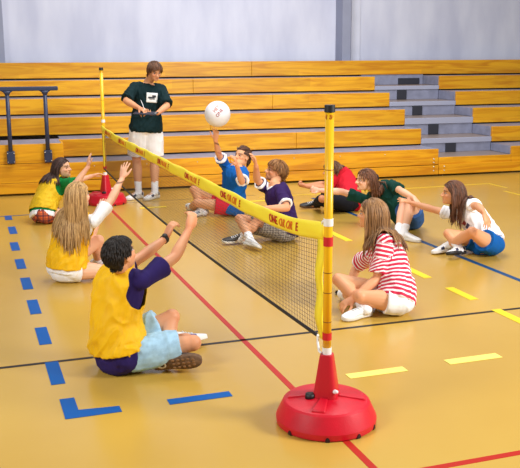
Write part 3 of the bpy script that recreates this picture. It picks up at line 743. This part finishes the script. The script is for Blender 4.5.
def build_hair(R, parent, m, n=420, L=.06, flow=(0,-.6,-.8), rad=.0055, steps=6, vol=.0, grav=.25, seed=1, fringe=0, name='hair', lvar=.25, mask=None, collide=True, stiff=.55, ends=None, wav=.12):
    n = int(n*1.7); rad *= .74; rnd = random.Random(seed); h = R.hh; P = R.head_pt
    cen = Vector((0,-.03,.13)); rad3 = Vector((.345+vol,.445+vol,.385+vol))
    mb = MB(); tone = []
    # the scalp cap, its face side tucked inside the head
    ns, nr = 40, 26; rings = []
    for k in range(1, nr):
        q = PI*k/nr-PI/2; ring = []
        for i in range(ns):
            u = Vector((math.cos(q)*math.cos(2*PI*i/ns), math.cos(q)*math.sin(2*PI*i/ns), math.sin(q)))
            p = Vector((cen[j]+rad3[j]*u[j] for j in range(3)))
            ok = (mask or hairline)(p)
            f = 1.0 if ok else .84
            p = Vector((cen[j]+rad3[j]*u[j]*f for j in range(3))); ring.append(P(*p))
        rings.append(ring)
    mb.loft(rings); tone += [.3+.25*rnd.random() for _ in mb.v]
    fl = None if callable(flow) else Vector(flow); made = 0; tries = 0
    toW = lambda v: (R.hr*v[0]+R.hf*v[1]+R.hu*v[2])
    SPN = [(t, *R.spine(t)) for t in np.linspace(0, .98, 12)]
    while made < n and tries < n*20:
        tries += 1
        u = Vector((rnd.gauss(0,1), rnd.gauss(0,1), rnd.gauss(0,1))).normalized()
        p = Vector((cen[j]+rad3[j]*u[j] for j in range(3)))
        if not (mask or hairline)(p): continue
        made += 1
        f = fl.copy() if not callable(flow) else flow(p)
        f.x += .55*p.x if abs(p.x) > .02 else 0
        nrm_ = Vector((u.x/rad3.x, u.y/rad3.y, u.z/rad3.z)).normalized()
        d = (f-nrm_*f.dot(nrm_)); d = (d.normalized() if d.length > .05 else Vector((p.x, -.6, -.5)).normalized())+nrm_*.12
        ln = L*(1-lvar*rnd.random())
        if fringe and p.y > .15: ln = fringe*(1-.3*rnd.random())
        if ends: ln = ends(p, ln)
        pts = [P(*p)]; dw = toW(d).normalized(); st = ln/steps; ph = rnd.random()*6.28; lift = rnd.random()
        for k in range(steps):
            dw = (dw*(1-grav)+Vector((0,0,-1))*grav).normalized()
            sw = toW((math.sin(ph+k*1.1)*wav, math.cos(ph*1.7+k*.9)*wav*.6, 0)); q = pts[-1]+(dw+sw).normalized()*st
            loc = q-R.hc; l = Vector((loc.dot(R.hr), loc.dot(R.hf), loc.dot(R.hu)))/h
            e = Vector(((l.x-cen.x)/(rad3.x+.03*lift), (l.y-cen.y)/(rad3.y+.03*lift), (l.z-cen.z)/(rad3.z+.03*lift)))
            if e.length < 1.0 and l.z > -.32:
                e = e.normalized(); l = Vector((cen[j]+(rad3[j]+.03*lift)*e[j] for j in range(3))); q = P(*l)
            if collide:
                if l.z <= -.2 and math.hypot(l.x, l.y+.05) < .30:         # keep off the neck and jaw
                    c = Vector((l.x, l.y+.05, 0)); c = c.normalized()*.30 if c.length > .01 else Vector((0,-.30,0)); q = P(c.x, c.y-.05, l.z)
                if l.z > -.62 and l.y > (.12 if l.z < .25 else .45) and abs(l.x) < .5 and l.z < .3 and not fringe: q = P(math.copysign(max(abs(l.x), .36), l.x), .10, l.z)
                for t, c, r, ff, uu in SPN:
                    w = q-c; a, b_ = w.dot(r), w.dot(ff)
                    if abs(w.dot(uu)) < .03:
                        A_, B_ = np.interp(t, [x[0] for x in TORSO], [x[1] for x in TORSO])*R.H+.034, np.interp(t, [x[0] for x in TORSO], [x[2] for x in TORSO])*R.H+.036+.02*lift
                        v = math.hypot(a/A_, b_/B_)
                        if 0 < v < 1: q = q+(r*a+ff*b_)*(1/v-1)
                for S in 'LR':
                    w = q-R.J['sh'+S]
                    if w.length < .075: q = R.J['sh'+S]+w.normalized()*.077
            nd = (q-pts[-1])
            if nd.length > 1e-5: dw = (dw*stiff+nd.normalized()*(1-stiff)).normalized()
            pts.append(q)
        o = len(mb.v); rr = [rad*(1-.25*k/steps) for k in range(steps)]+[rad*.25]
        mb.tube(pts, rr, 5, up=toW(nrm_), flat=True); tv = rnd.random()
        tone += [tv]*(len(mb.v)-o)
    me = mb.mesh(name); fattr(me, 'tone', tone)
    co = get_co(me); co[:, 2] = np.maximum(co[:, 2], .004); set_co(me, co)
    return link(name, me, m, parent)
def patch(R, src, px, t, w, hgt, name, m, side=1, off=.002, n=10, parent=None):
    """a printed rectangle laid on a garment: px lateral metres, t along the spine, side +1 chest / -1 back"""
    bv = BVHTree.FromPolygons([v.co for v in src.data.vertices], [p.vertices for p in src.data.polygons])
    c, r, f, u = R.spine(t); f = f*side; vs = []
    for j in range(n+1):
        for i in range(n+1):
            o = c+r*(px+w*(i/n-.5))+u*(hgt*(j/n-.5))+f*.4
            hit = bv.ray_cast(o, -f); q = hit[0] if hit[0] is not None else o-f*.28
            vs.append(q+f*off)
    fs = [(j*(n+1)+i, j*(n+1)+i+1, (j+1)*(n+1)+i+1, (j+1)*(n+1)+i) for j in range(n) for i in range(n)]
    me = bpy.data.meshes.new(name); me.from_pydata([tuple(v) for v in vs], [], fs); me.update()
    o = link(name, me, m, parent or src); s = o.modifiers.new('thickness', 'SOLIDIFY'); s.thickness = .0015; s.offset = 0
    return o
# =========================================================================== who is on the floor
SK = dict(tan=skin_mat('skin_tan', (222,160,118)), fair=skin_mat('skin_fair', (238,186,152)), warm=skin_mat('skin_warm', (228,166,122)), brown=skin_mat('skin_brown', (205,140,98)))
cloth = lambda n, rgb, **k: mat(n, rgb, **{**dict(rough=.85, var=.06, scale=9, bump=.15, bscale=500, spec=.25), **k})
WHITE = cloth('white_cotton', (248,249,253), var=.02); SOLEW = mat('sole_white', (232,230,224), .6); SOLEB = mat('sole_dark', (104,76,52), .7, .5, 45)
SHW = mat('shoe_white_leather', (238,238,238), .5); SHN = mat('shoe_navy_trim', (40,48,80), .5); SHB = mat('shoe_black', (30,30,34), .5); SHG = mat('shoe_grey_trim', (150,160,180), .5)
BIB = cloth('bib_yellow_mesh', (252,194,18), rough=.42, var=.08, bump=.5, bscale=420)
BIB2 = cloth('bib_old_yellow', (226,184,28), rough=.6, var=.08, bump=.5, bscale=420)
def stripes_mat():
    m = bpy.data.materials.new('striped_jersey'); m.use_nodes = True; nt = m.node_tree; b = nt.nodes['Principled BSDF']; b.inputs['Roughness'].default_value = .85
    a = nt.nodes.new('ShaderNodeAttribute'); a.attribute_name = 'st'
    u = nt.nodes.new('ShaderNodeMath'); u.operation = 'MULTIPLY'; u.inputs[1].default_value = 1/.033
    f = nt.nodes.new('ShaderNodeMath'); f.operation = 'FRACT'; r = nt.nodes.new('ShaderNodeValToRGB'); r.color_ramp.interpolation = 'CONSTANT'
    e = r.color_ramp.elements; e[0].color = lin((206,34,70)); e[1].position = .58; e[1].color = lin((248,240,244))
    L = nt.links.new; L(a.outputs['Fac'], u.inputs[0]); L(u.outputs[0], f.inputs[0]); L(f.outputs[0], r.inputs['Fac']); L(r.outputs['Color'], b.inputs['Base Color'])
    return m
def plaid_mat(name, base, line1, line2, s):
    m = bpy.data.materials.new(name); m.use_nodes = True; nt = m.node_tree; b = nt.nodes['Principled BSDF']; b.inputs['Roughness'].default_value = .85
    tc = nt.nodes.new('ShaderNodeTexCoord'); sx = nt.nodes.new('ShaderNodeSeparateXYZ'); L = nt.links.new; L(tc.outputs['Object'], sx.inputs[0])
    prev = lin(base)
    for axis, col, wd, ph in (('X', line1, .36, 0), ('Z', line1, .36, .3), ('Y', line1, .3, 0), ('X', line2, .14, .5), ('Z', line2, .14, .8)):
        u = nt.nodes.new('ShaderNodeMath'); u.operation = 'MULTIPLY_ADD'; u.inputs[1].default_value = s; u.inputs[2].default_value = ph+20; L(sx.outputs[axis], u.inputs[0])
        f = nt.nodes.new('ShaderNodeMath'); f.operation = 'FRACT'; L(u.outputs[0], f.inputs[0])
        l = nt.nodes.new('ShaderNodeMath'); l.operation = 'LESS_THAN'; l.inputs[1].default_value = wd; L(f.outputs[0], l.inputs[0])
        k = nt.nodes.new('ShaderNodeMath'); k.operation = 'MULTIPLY'; k.inputs[1].default_value = .65; L(l.outputs[0], k.inputs[0])
        x = nt.nodes.new('ShaderNodeMixRGB'); L(k.outputs[0], x.inputs['Fac']); x.inputs['Color2'].default_value = lin(col)
        if isinstance(prev, tuple): x.inputs['Color1'].default_value = prev
        else: L(prev, x.inputs['Color1'])
        prev = x.outputs['Color']
    L(prev, b.inputs['Base Color']); return m
def F(toe, up): return dict(toe=toe, up=up)
def Hd(d, n, **k): return dict(d=d, n=n, **k)
GB = 'bib team sitting on the near left side of the net'; GO = 'players sitting on the far right side of the net'

# ---- standing man
def man():
    R = Rig(1.8, J['man'], D(.5,-.8,-.36), .97, .005, hh=.232)
    hands = dict(R=Hd(D(.75,-.5,-.25), D(-.1,.3,-.9), curl=(.7,.9,1.0,1.0), thumb=.9), L=Hd(D(-.75,-.55,-.1), D(.1,.2,.9), curl=(.5,.6,.6,.7), thumb=.5))
    feet = dict(R=F(D(-.62,-.75), UP), L=F(D(-.5,-.85), UP))
    o = build_body(R, hands, feet, SK['tan'], vox=.006)
    tag(o, 'standing young man in a dark green T-shirt and white shorts writing on a clipboard', 'person')
    green = cloth('dark_green_jersey', (6,36,40))
    sh = shorts(R, o, WHITE, leg=.86, ease=.026, flare=.034, top=.2, amp=.008)
    t = shirt(R, o, green, sleeve=.90, hem=-.13, ease=.030, cuff=.030, amp=.010, flare=.02)
    p = patch(R, t, -.035, .70, .145, .125, 'logo', mat('logo_white', (236,238,236), .7), parent=t)
    ink = mat('logo_ink', (40,44,50), .7)
    for x, tt, w, h in ((-.06,.735,.05,.028),(-.028,.70,.085,.022),(-.035,.665,.07,.008)): patch(R, t, x, tt, w, h, 'logo_mark', ink, off=.0035, n=4, parent=p)
    build_hair(R, o, hair_mat('hair_brown', (74,46,28)), n=520, L=.075, flow=lambda p: Vector((.25 if p.x > -.05 else -.25, .7 if p.z > .3 else -.2, -.5)), rad=.0052, fringe=.05, steps=5, vol=.015)
    for S in 'RL': shoe(R, S, o, feet[S]['toe'], UP, SHW, SOLEW, SHN, sock=WHITE, sock_h=.13)
    # clipboard and pen are held, so they stand by themselves
    wl = R.J['wrL']; c = (wl+R.J['wrR'])/2+D(-.05,-.9,0)*.10-UP*.025
    cb = thing('clipboard', 'dark clipboard held flat by the standing man', 'clipboard', c); cb.rotation_euler = (math.radians(6), math.radians(3), math.radians(-22))
    b = MB(); b.box((-.16,-.115,-.003), (.13,.115,.003)); obj('board', b, mat('board_dark', (28,30,44), .5), cb, False, .002)
    b = MB(); b.box((-.14,-.10,.003), (.10,.10,.005)); obj('paper', b, mat('paper_dark_cover', (44,48,66), .6), cb, False)
    b = MB(); b.box((.10,-.04,.003), (.125,.04,.012)); obj('clip', b, mat('clip_steel', (190,190,190), .3, metal=.9), cb, False, .003)
    wr = R.J['wrR']; b = MB(); p0 = wr+D(.75,-.5,-.25)*.10+UP*.0; b.tube([p0, p0+D(-.35,.1,.9)*.12, p0+D(-.35,.1,.9)*.14], [.0045,.0045,.002], 8)
    pn = obj('pen', b, mat('pen_white', (232,232,236), .4)); tag(pn, 'white pen in the hand of the standing man', 'pen')
man()

def front():
    R = Rig(1.62, J['front'], D(.55,.75,.32), .90, .035, hh=.215)
    hands = dict(R=Hd(D(.25,.35,.9), D(-.5,.6,-.1), curl=(.55,.6,.65,.7), thumb=.5, spread=.08), L=Hd(D(.35,.3,.9), D(.6,.5,-.2), curl=(.5,.6,.65,.7), thumb=.4, spread=.08))
    feet = dict(R=F(D(.75,.55,.05), D(-.2,.3,.9)), L=F(D(.97,-.08,.14), D(-.05,.93,.3)))
    o = build_body(R, hands, feet, SK['tan'], vox=.0055)
    tag(o, 'boy in a yellow bib over navy, sitting cross-legged in the foreground with raised hands', 'person', GB)
    navy = cloth('navy_jersey', (44,30,96))
    jean = cloth('light_blue_denim', (164,202,226), var=.16, scale=26)
    shorts(R, o, jean, leg=.80, ease=.020, flare=.022, top=.1, amp=.008)
    t = shirt(R, o, navy, sleeve=.60, hem=-.18, ease=.020, cuff=.026, amp=.004, flare=.018, hips=.030)
    bib(R, t, BIB, hem=.04, hole=.090, amp=.013)
    build_hair(R, o, hair_mat('hair_black_brown', (22,15,13), (40,28,22), .6), n=1100, L=.036, flow=(0,-.35,-.9), rad=.0046, steps=4, vol=.008, grav=.15, wav=.03)
    shoe(R, 'R', o, feet['R']['toe'], feet['R']['up'], SHW, SOLEW, mat('shoe_blue', (24,70,150), .5), L=.27, sock=WHITE, sock_h=.05)
    sh_ = shoe(R, 'L', o, feet['L']['toe'], feet['L']['up'], SHB, SOLEB, L=.29, sock=WHITE, sock_h=.04)
    sole = [c for c in sh_.children if c.name.startswith('sole')][0]; vs = get_co(sole.data); cc = vs.mean(0)
    f = feet['L']['toe'].normalized(); u = (feet['L']['up']-f*feet['L']['up'].dot(f)).normalized(); r = f.cross(u)
    fx = vs@np.array(f); base = Vector(cc)-f*(Vector(cc).dot(f)-float(fx.min()))-u*(Vector(cc).dot(u)-float((vs@np.array(u)).min()))
    b = MB()
    for i in range(14):
        b.ell(base+f*(.052+.022*math.cos(2*PI*i/14))+r*(.017*math.sin(2*PI*i/14))-u*.001, [f*.006, r*.006, u*.004], 8, 6)
    obj('heel_ring', b, mat('sole_cream', (214,196,160), .6), sole)
    b = MB()
    for i in range(5):
        for j in range(-1, 2): b.ell(base+f*(.125+.03*i)+r*(.026*j*(1 if i < 4 else .7))-u*.0005, [f*.010, r*.009, u*.004], 8, 6)
    obj('tread_stud', b, mat('sole_tan', (140,102,66), .7), sole)
    w = R.J['wrL']; d = (w-R.J['elL']).normalized(); b = MB(); b.tube([w-d*.028, w-d*.004], [.0305,.0295], 20, flat=True)
    wt = obj('wristwatch', b, BLK, o); b = MB(); n = D(-.3,-.8,.4); n = (n-d*n.dot(d)).normalized(); b.tube([w-d*.016+n*.024, w-d*.016+n*.036], [.017,.016], 14, flat=True); obj('watch_case', b, BLK, wt)
front()

def blond():
    R = Rig(1.55, J['blond'], D(.62,.78,.1), .93, .03, hh=.225)
    hands = dict(R=Hd(D(.15,.3,.95), D(.5,.8,-.1), curl=(.1,.1,.15,.2), thumb=.1, spread=.22), L=Hd(D(.15,.3,.95), D(.5,.8,0), curl=(.2,.2,.2,.2), thumb=.2))
    feet = dict(R=F(D(.2,.95,.1), D(.8,-.2,.6)), L=F(D(.9,.3,-.1), UP))
    o = build_body(R, hands, feet, SK['fair'])
    tag(o, 'long-haired blond girl in a yellow bib and white shorts seen from behind, one arm raised', 'person', GB)
    shorts(R, o, WHITE, leg=.16, ease=.012, flare=.006, top=.2, amp=.006)
    t = shirt(R, o, WHITE, sleeve=.72, hem=-.02, ease=.018, cuff=.024, amp=.004)
    bib(R, t, BIB, hem=.04, hole=.07, amp=.010, seed=8)
    build_hair(R, o, hair_mat('hair_blond', (158,112,58), (226,184,122)), n=760, L=.47, flow=(0,-.75,-.7), rad=.0045, steps=14, vol=.0, grav=.5, lvar=.55, wav=.06)
    for S in 'RL': shoe(R, S, o, feet[S]['toe'], feet[S]['up'], SHW, SOLEW, sock=WHITE)
blond()

def fargirl():
    R = Rig(1.5, J['fargirl'], D(.95,-.25,.12), .93, .03, hh=.222)
    hands = dict(R=Hd(D(.05,.2,.97), D(.8,.5,0), curl=(.1,.15,.2,.3), thumb=.1, spread=.2), L=Hd(D(.9,.2,.25), D(.3,-.2,-.8), curl=(.2,.25,.3,.3), thumb=.2))
    feet = dict(R=F(D(.3,.9,.0), D(.3,-.3,.8)), L=F(D(.5,-.8), D(.2,.2,.9)))
    o = build_body(R, hands, feet, SK['fair'])
    tag(o, 'dark-haired girl in a yellow bib over green by the bleachers, reaching towards the net', 'person', GB)
    shorts(R, o, plaid_mat('orange_plaid', (226,106,52), (70,40,60), (120,60,40), 17), leg=.5, ease=.018, flare=.015, top=.0)
    layer_t = shirt(R, o, WHITE, sleeve=.25, hem=-.10, ease=.024, cuff=.0, amp=.004, neck=.5, name='undershirt', sleeves='')
    t = shirt(R, o, cloth('green_jersey', (14,132,62)), sleeve=.92, hem=.0, ease=.026, cuff=.024, amp=.004)
    bib(R, t, BIB2, hem=.035, hole=.082, amp=.010, seed=12)
    build_hair(R, o, hair_mat('hair_dark_brown', (48,27,20)), n=420, L=.29, flow=(0,-.8,-.5), rad=.006, steps=10, vol=.01, grav=.35)
    for S in 'RL': shoe(R, S, o, feet[S]['toe'], feet[S]['up'], SHW, SOLEW, sock=WHITE)
fargirl()

def blue():
    R = Rig(1.55, J['blue'], D(-.62,-.74,.36), .95, .01, hh=.225)
    hands = dict(R=Hd(D(.12,-.15,.98), D(0,.0,1), curl=(.25,.25,.25,.3), thumb=.1, spread=.18), L=Hd(D(-.25,-.2,.95), D(-.7,.1,.1), curl=(.3,.35,.4,.5), thumb=.3, spread=.15))
    hands['R']['n'] = D(-.4,-.85,.1)
    feet = dict(R=F(D(-.75,-.55,.1), D(-.3,.2,.9)), L=F(D(.85,-.45,.05), D(.0,-.5,.85)))
    feet['R'] = F(D(-.8,-.5,-.1), D(-.1,-.1,1)); feet['L'] = F(D(.9,-.35,.0), D(-.1,-.45,.85))
    o = build_body(R, hands, feet, SK['warm'])
    tag(o, 'player in a blue T-shirt and red shorts stretching one arm up to the ball', 'person', GO)
    bluec = cloth('royal_blue_jersey', (8,92,172))
    shorts(R, o, cloth('red_shorts_cloth', (214,24,56)), leg=.52, ease=.018, flare=.02, top=.1)
    t = shirt(R, o, bluec, sleeve=.82, hem=-.16, ease=.030, cuff=.026, amp=.009, flare=.02)
    co = get_co(t.data)
    for S in 'RL':
        d, q = arm_dist(R, co, S); a_ = co-np.array(R.J['sh'+S]); ax = np.array((R.J['el'+S]-R.J['sh'+S]).normalized()); al = a_@ax; L_ = (R.J['el'+S]-R.J['sh'+S]).length
        lay = layer(t, (al > L_*.74) & (d < .1) & (d > .044), .002, 'sleeve_trim', WHITE, t)
    build_hair(R, o, hair_mat('hair_brown_tied', (72,44,30)), n=520, L=.075, flow=(0,-1,-.1), rad=.0045, steps=5, vol=.0, grav=.03, wav=.03)
    b = MB(); P = R.head_pt; b.tube([P(0,-.45,.12), P(0,-.58,.05), P(0,-.62,-.12), P(0,-.56,-.38)], [.022,.03,.026,.01], 12); pt = obj('ponytail', b, hair_mat('hair_tail', (72,44,30)), o)
    for S in 'RL': shoe(R, S, o, feet[S]['toe'], feet[S]['up'], SHW, SOLEW, SHG, sock=WHITE, sock_h=.05)
blue()

def purp():
    R = Rig(1.5, J['purp'], D(-.93,-.22,.28), 1.0, .025, hh=.224)
    hands = dict(R=Hd(D(-.15,-.1,.95), D(-.8,-.1,-.1), curl=(.35,.4,.4,.5), thumb=.3), L=Hd(D(-.95,-.2,-.15), D(-.1,.3,-.9), curl=(.3,.3,.3,.4), thumb=.3))
    feet = dict(R=F(D(.55,-.75,.05), D(.1,.55,.75)), L=F(D(-.85,-.35,.05), D(.0,-.3,.9)))
    o = build_body(R, hands, feet, SK['tan'])
    tag(o, 'boy in a dark purple T-shirt and grey shorts sitting in the middle behind the net', 'person', GO)
    shorts(R, o, plaid_mat('grey_check', (150,146,142), (96,92,92), (200,190,180), 40), leg=.78, ease=.026, flare=.03, top=.1)
    t = shirt(R, o, cloth('purple_jersey', (50,26,84)), sleeve=.80, hem=-.10, ease=.026, cuff=.022, amp=.008)
    co = get_co(t.data)
    for S in 'RL':
        d, q = arm_dist(R, co, S); ax = np.array((R.J['el'+S]-R.J['sh'+S]).normalized()); al = (co-np.array(R.J['sh'+S]))@ax; L_ = (R.J['el'+S]-R.J['sh'+S]).length
        layer(t, (al > L_*.72) & (d < .1) & (d > .044), .002, 'sleeve_trim', WHITE, t)
    lx, ly, tt = R.local_all(co); layer(t, (tt > .965) & (np.linalg.norm(co-np.array(R.N), axis=1) < .082), .002, 'collar', WHITE, t)
    build_hair(R, o, hair_mat('hair_chestnut', (116,74,38), (176,122,66)), n=800, L=.075, flow=lambda p: Vector((p.x*1.2, .5 if p.y > -.1 and p.z > .25 else -.3, -.45)), rad=.0046, steps=5, vol=.02, fringe=.045, grav=.2, wav=.05)
    shoe(R, 'R', o, feet['R']['toe'], feet['R']['up'], SHW, SOLEW, sock=WHITE, sock_h=.10)
    shoe(R, 'L', o, feet['L']['toe'], feet['L']['up'], SHB, SOLEW, sock=WHITE, sock_h=.08)
purp()

def redp():
    R = Rig(1.55, J['red'], D(-.98,-.1,.0), 1.0, .04, hh=.225)
    hands = dict(R=Hd(D(-.9,.1,.2), D(.1,-.5,.6), curl=(.9,1.0,1.1,1.1), thumb=.8), L=Hd(D(-.9,.1,.15), D(.1,.5,.6), curl=(.9,1.0,1.1,1.1), thumb=.8))
    feet = dict(R=F(D(-.2,-.9,.05), D(-.5,.2,.8)), L=F(D(-.9,-.2,.05), D(0,-.3,.9)))
    o = build_body(R, hands, feet, SK['brown'])
    tag(o, 'person in a red T-shirt and black trousers leaning forward behind the near pole', 'person', GO)
    black = cloth('black_sweat_cloth', (22,22,30))
    shorts(R, o, black, leg=.95, ease=.02, flare=.012, top=.1)
    mb = MB()
    for S in 'RL':
        hp, kn, an = leg_pts(R, S); mb.tube([hp+(kn-hp)*.85, kn, kn+(an-kn)*.5, kn+(an-kn)*.92], [.07,.068,.058,.046], 14)
    me = remesh(mb, .008, 4); wrinkle(me, .008); link('trouser_leg', me, black, o)
    shirt(R, o, cloth('red_jersey', (208,26,46)), sleeve=.75, hem=-.12, ease=.030, cuff=.024, amp=.008)
    build_hair(R, o, hair_mat('hair_mid_brown', (84,54,32)), n=520, L=.06, flow=(0,-.2,-.8), rad=.005, steps=4, vol=.03, fringe=.05)
    for S in 'RL': shoe(R, S, o, feet[S]['toe'], feet[S]['up'], SHB, SOLEB)
redp()

def green():
    R = Rig(1.6, J['green'], D(-.96,-.18,.05), .95, .03, hh=.228)
    hands = dict(R=Hd(D(-.95,.0,.15), D(0,-.6,.3), curl=(.8,.9,1.0,1.0), thumb=.8), L=Hd(D(.3,-.6,-.4), D(-.3,.2,-.8), curl=(.4,.5,.5,.5), thumb=.3))
    feet = dict(R=F(D(-.6,-.75,0), UP), L=F(D(.55,-.8,.0), D(-.2,-.1,1)))
    feet['R'] = F(D(-.5,-.8,0), UP); feet['L'] = F(D(.7,-.7,.0), UP)
    o = build_body(R, hands, feet, SK['fair'], mouth=.05)
    tag(o, 'shouting girl in a dark green T-shirt and blue shorts leaning left, arm out', 'person', GO)
    shorts(R, o, cloth('blue_grey_shorts', (52,92,150)), leg=.55, ease=.02, flare=.016, top=.12)
    shirt(R, o, cloth('bottle_green_jersey', (6,60,52)), sleeve=.75, hem=-.05, ease=.026, cuff=.022, amp=.008)
    build_hair(R, o, hair_mat('hair_green_girl', (86,52,32)), n=420, L=.22, flow=(0,-.75,-.35), rad=.0055, steps=8, vol=.01, grav=.3, fringe=.06, lvar=.5)
    b = MB(); b.ell(R.head_pt(0,-.50,.10), [R.hr*.045, R.hf*.028, R.hu*.045], 12, 8); obj('scrunchie', b, mat('scrunchie_black', (26,22,26), .8), o)
    for S in 'RL': shoe(R, S, o, feet[S]['toe'], feet[S]['up'], SHW, SOLEW, sock=WHITE, sock_h=.07)
green()

def white():
    R = Rig(1.5, J['white'], D(-.95,.1,.05), .95, .03, hh=.225)
    hands = dict(R=Hd(D(-.9,.1,.3), D(.2,.2,-.9), curl=(.1,.15,.25,.35), thumb=.2, spread=.15), L=Hd(D(.2,-.45,-.8), D(-.3,.5,-.3), curl=(.2,.25,.3,.3), thumb=.2, spread=.15))
    feet = dict(R=F(D(-.75,-.6,.12), D(.05,.5,.8)), L=F(D(-.8,-.45,.0), D(-.1,.1,.9)))
    o = build_body(R, hands, feet, SK['warm'])
    tag(o, 'girl in a white T-shirt and bright blue shorts sitting farthest right on the blue line', 'person', GO)
    shorts(R, o, cloth('bright_blue_shorts', (6,92,172)), leg=.42, ease=.02, flare=.016, top=.14)
    t = shirt(R, o, WHITE, sleeve=.62, hem=.02, ease=.024, cuff=.026, amp=.008)
    r_ = mat('logo_dark_red', (150,60,70), .7); b_ = mat('logo_navy', (60,60,100), .7)
    patch(R, t, -.02, .62, .06, .035, 'logo_mark', r_, parent=t); patch(R, t, -.02, .50, .07, .03, 'logo_mark', b_, parent=t)
    build_hair(R, o, hair_mat('hair_white_girl', (76,46,30)), n=520, L=.36, flow=(0,-.7,-.55), rad=.0055, steps=11, vol=.01, grav=.38, lvar=.4)
    shoe(R, 'R', o, feet['R']['toe'], feet['R']['up'], SHW, mat('sole_black_white', (34,32,36), .6), SHN, sock=WHITE, sock_h=.07)
    shoe(R, 'L', o, feet['L']['toe'], feet['L']['up'], SHW, SOLEW, SHN, sock=WHITE, sock_h=.06)
white()

def stripe():
    R = Rig(1.55, J['stripe'], D(-.86,.48,.08), .95, .035, hh=.23)
    hands = dict(R=Hd(D(-.7,.3,-.5), D(.2,.1,-.9), curl=(.3,.3,.3,.3), thumb=.2), L=Hd(D(-.8,-.2,-.4), D(.3,.4,-.7), curl=(.4,.5,.5,.5), thumb=.3))
    feet = dict(R=F(D(-.75,-.5,.0), D(0,-.2,1)), L=F(D(.35,-.9,.05), D(-.35,.1,.9)))
    o = build_body(R, hands, feet, SK['warm'])
    tag(o, 'girl in a red and white striped T-shirt sitting right of the near pole', 'person', GO)
    shorts(R, o, WHITE, leg=.36, ease=.012, flare=.010, top=.05)
    shirt(R, o, stripes_mat(), sleeve=.85, hem=-.08, ease=.026, cuff=.028, amp=.008, stripes=True)
    build_hair(R, o, hair_mat('hair_light_brown', (126,86,52), (182,136,88)), n=600, L=.36, flow=(0,-.6,-.8), rad=.0052, steps=12, vol=.01, grav=.42, lvar=.4, wav=.08)
    for S in 'RL': shoe(R, S, o, feet[S]['toe'], feet[S]['up'], SHW, SOLEW, sock=WHITE, sock_h=.06)
    w = R.J['wrL']; d = (w-R.J['elL']).normalized(); b = MB(); b.tube([w-d*.012, w-d*.006], [.027,.027], 16, flat=True); obj('bracelet', b, WHT, o)
stripe()

# ball --------------------------------------------------------------------------------------------
BR = .145
bc = Vector(BALL)
ball = thing('volleyball', 'white volleyball in the air just above a raised hand', 'ball', bc)
me = bpy.data.meshes.new('sphere'); import bmesh
bmm = bmesh.new(); bmesh.ops.create_uvsphere(bmm, u_segments=48, v_segments=32, radius=BR); bmm.to_mesh(me); bmm.free()
sp = link('ball_shell', me, mat('ball_white', (240,240,246), .4), ball)
V_ = (CAMP-bc).normalized(); X_ = UP.cross(V_).normalized(); Y_ = V_.cross(X_)
for s, dx, dy, sz, m in (('HEY', -.012, .058, .05, INK2), ('ONE', .022, .012, .05, INK)):
    tm = text_mesh(s, sz, .0005); q = math.radians(52); c, s_ = math.cos(q), math.sin(q)
    for v in tm.vertices:
        x, y = v.co.x*c-v.co.y*s_+dx-.0, v.co.x*s_+v.co.y*c+dy
        p = V_*math.sqrt(max(0, BR*BR-x*x-y*y))+X_*x+Y_*y; v.co = p*1.006
    link('lettering', tm, m, sp, False)

# =========================================================================== light and camera
W = bpy.data.worlds.new('hall_light'); bpy.context.scene.world = W; W.use_nodes = True
bg = W.node_tree.nodes['Background']; bg.inputs['Color'].default_value = (1, .99, .985, 1); bg.inputs['Strength'].default_value = .38
def area(name, loc, to, size, power, col=(1,1,1), sy=None):
    l = bpy.data.lights.new(name, 'AREA'); l.energy = power; l.size = size; l.color = col
    if sy: l.shape = 'RECTANGLE'; l.size_y = sy
    o = bpy.data.objects.new(name, l); COL.objects.link(o); o.location = loc
    o.rotation_euler = (Vector(to)-Vector(loc)).to_track_quat('-Z', 'Y').to_euler(); return o
area('flash_right', (4.6, -2.6, 3.6), (.3, 3.2, .4), 1.6, 700, (1, .985, .965))
area('flash_left', (-5.2, -1.0, 4.2), (.3, 3.5, .3), 2.0, 330, (1, .99, .975))
area('hall_lamp', (1.5, 4.5, 6.5), (1.5, 5.5, 0), 3.5, 480, (1, .985, .97), 3.5)
area('hall_lamp', (3.0, 7.2, 6.0), (3.0, 11, 2.2), 3.0, 260, (.97, .97, 1), 2)
cam = bpy.data.cameras.new('camera'); co_ = bpy.data.objects.new('camera', cam); COL.objects.link(co_)
cam.sensor_width = 36; cam.lens = LENS; co_.matrix_world = Matrix(CAMM); cam.clip_end = 100
cam.dof.use_dof = False
sc = bpy.context.scene; sc.camera = co_
sc.view_settings.view_transform = 'Standard'; sc.view_settings.look = 'None'; sc.view_settings.exposure = EXPO; sc.view_settings.gamma = 1; sc.view_settings.use_curve_mapping = False
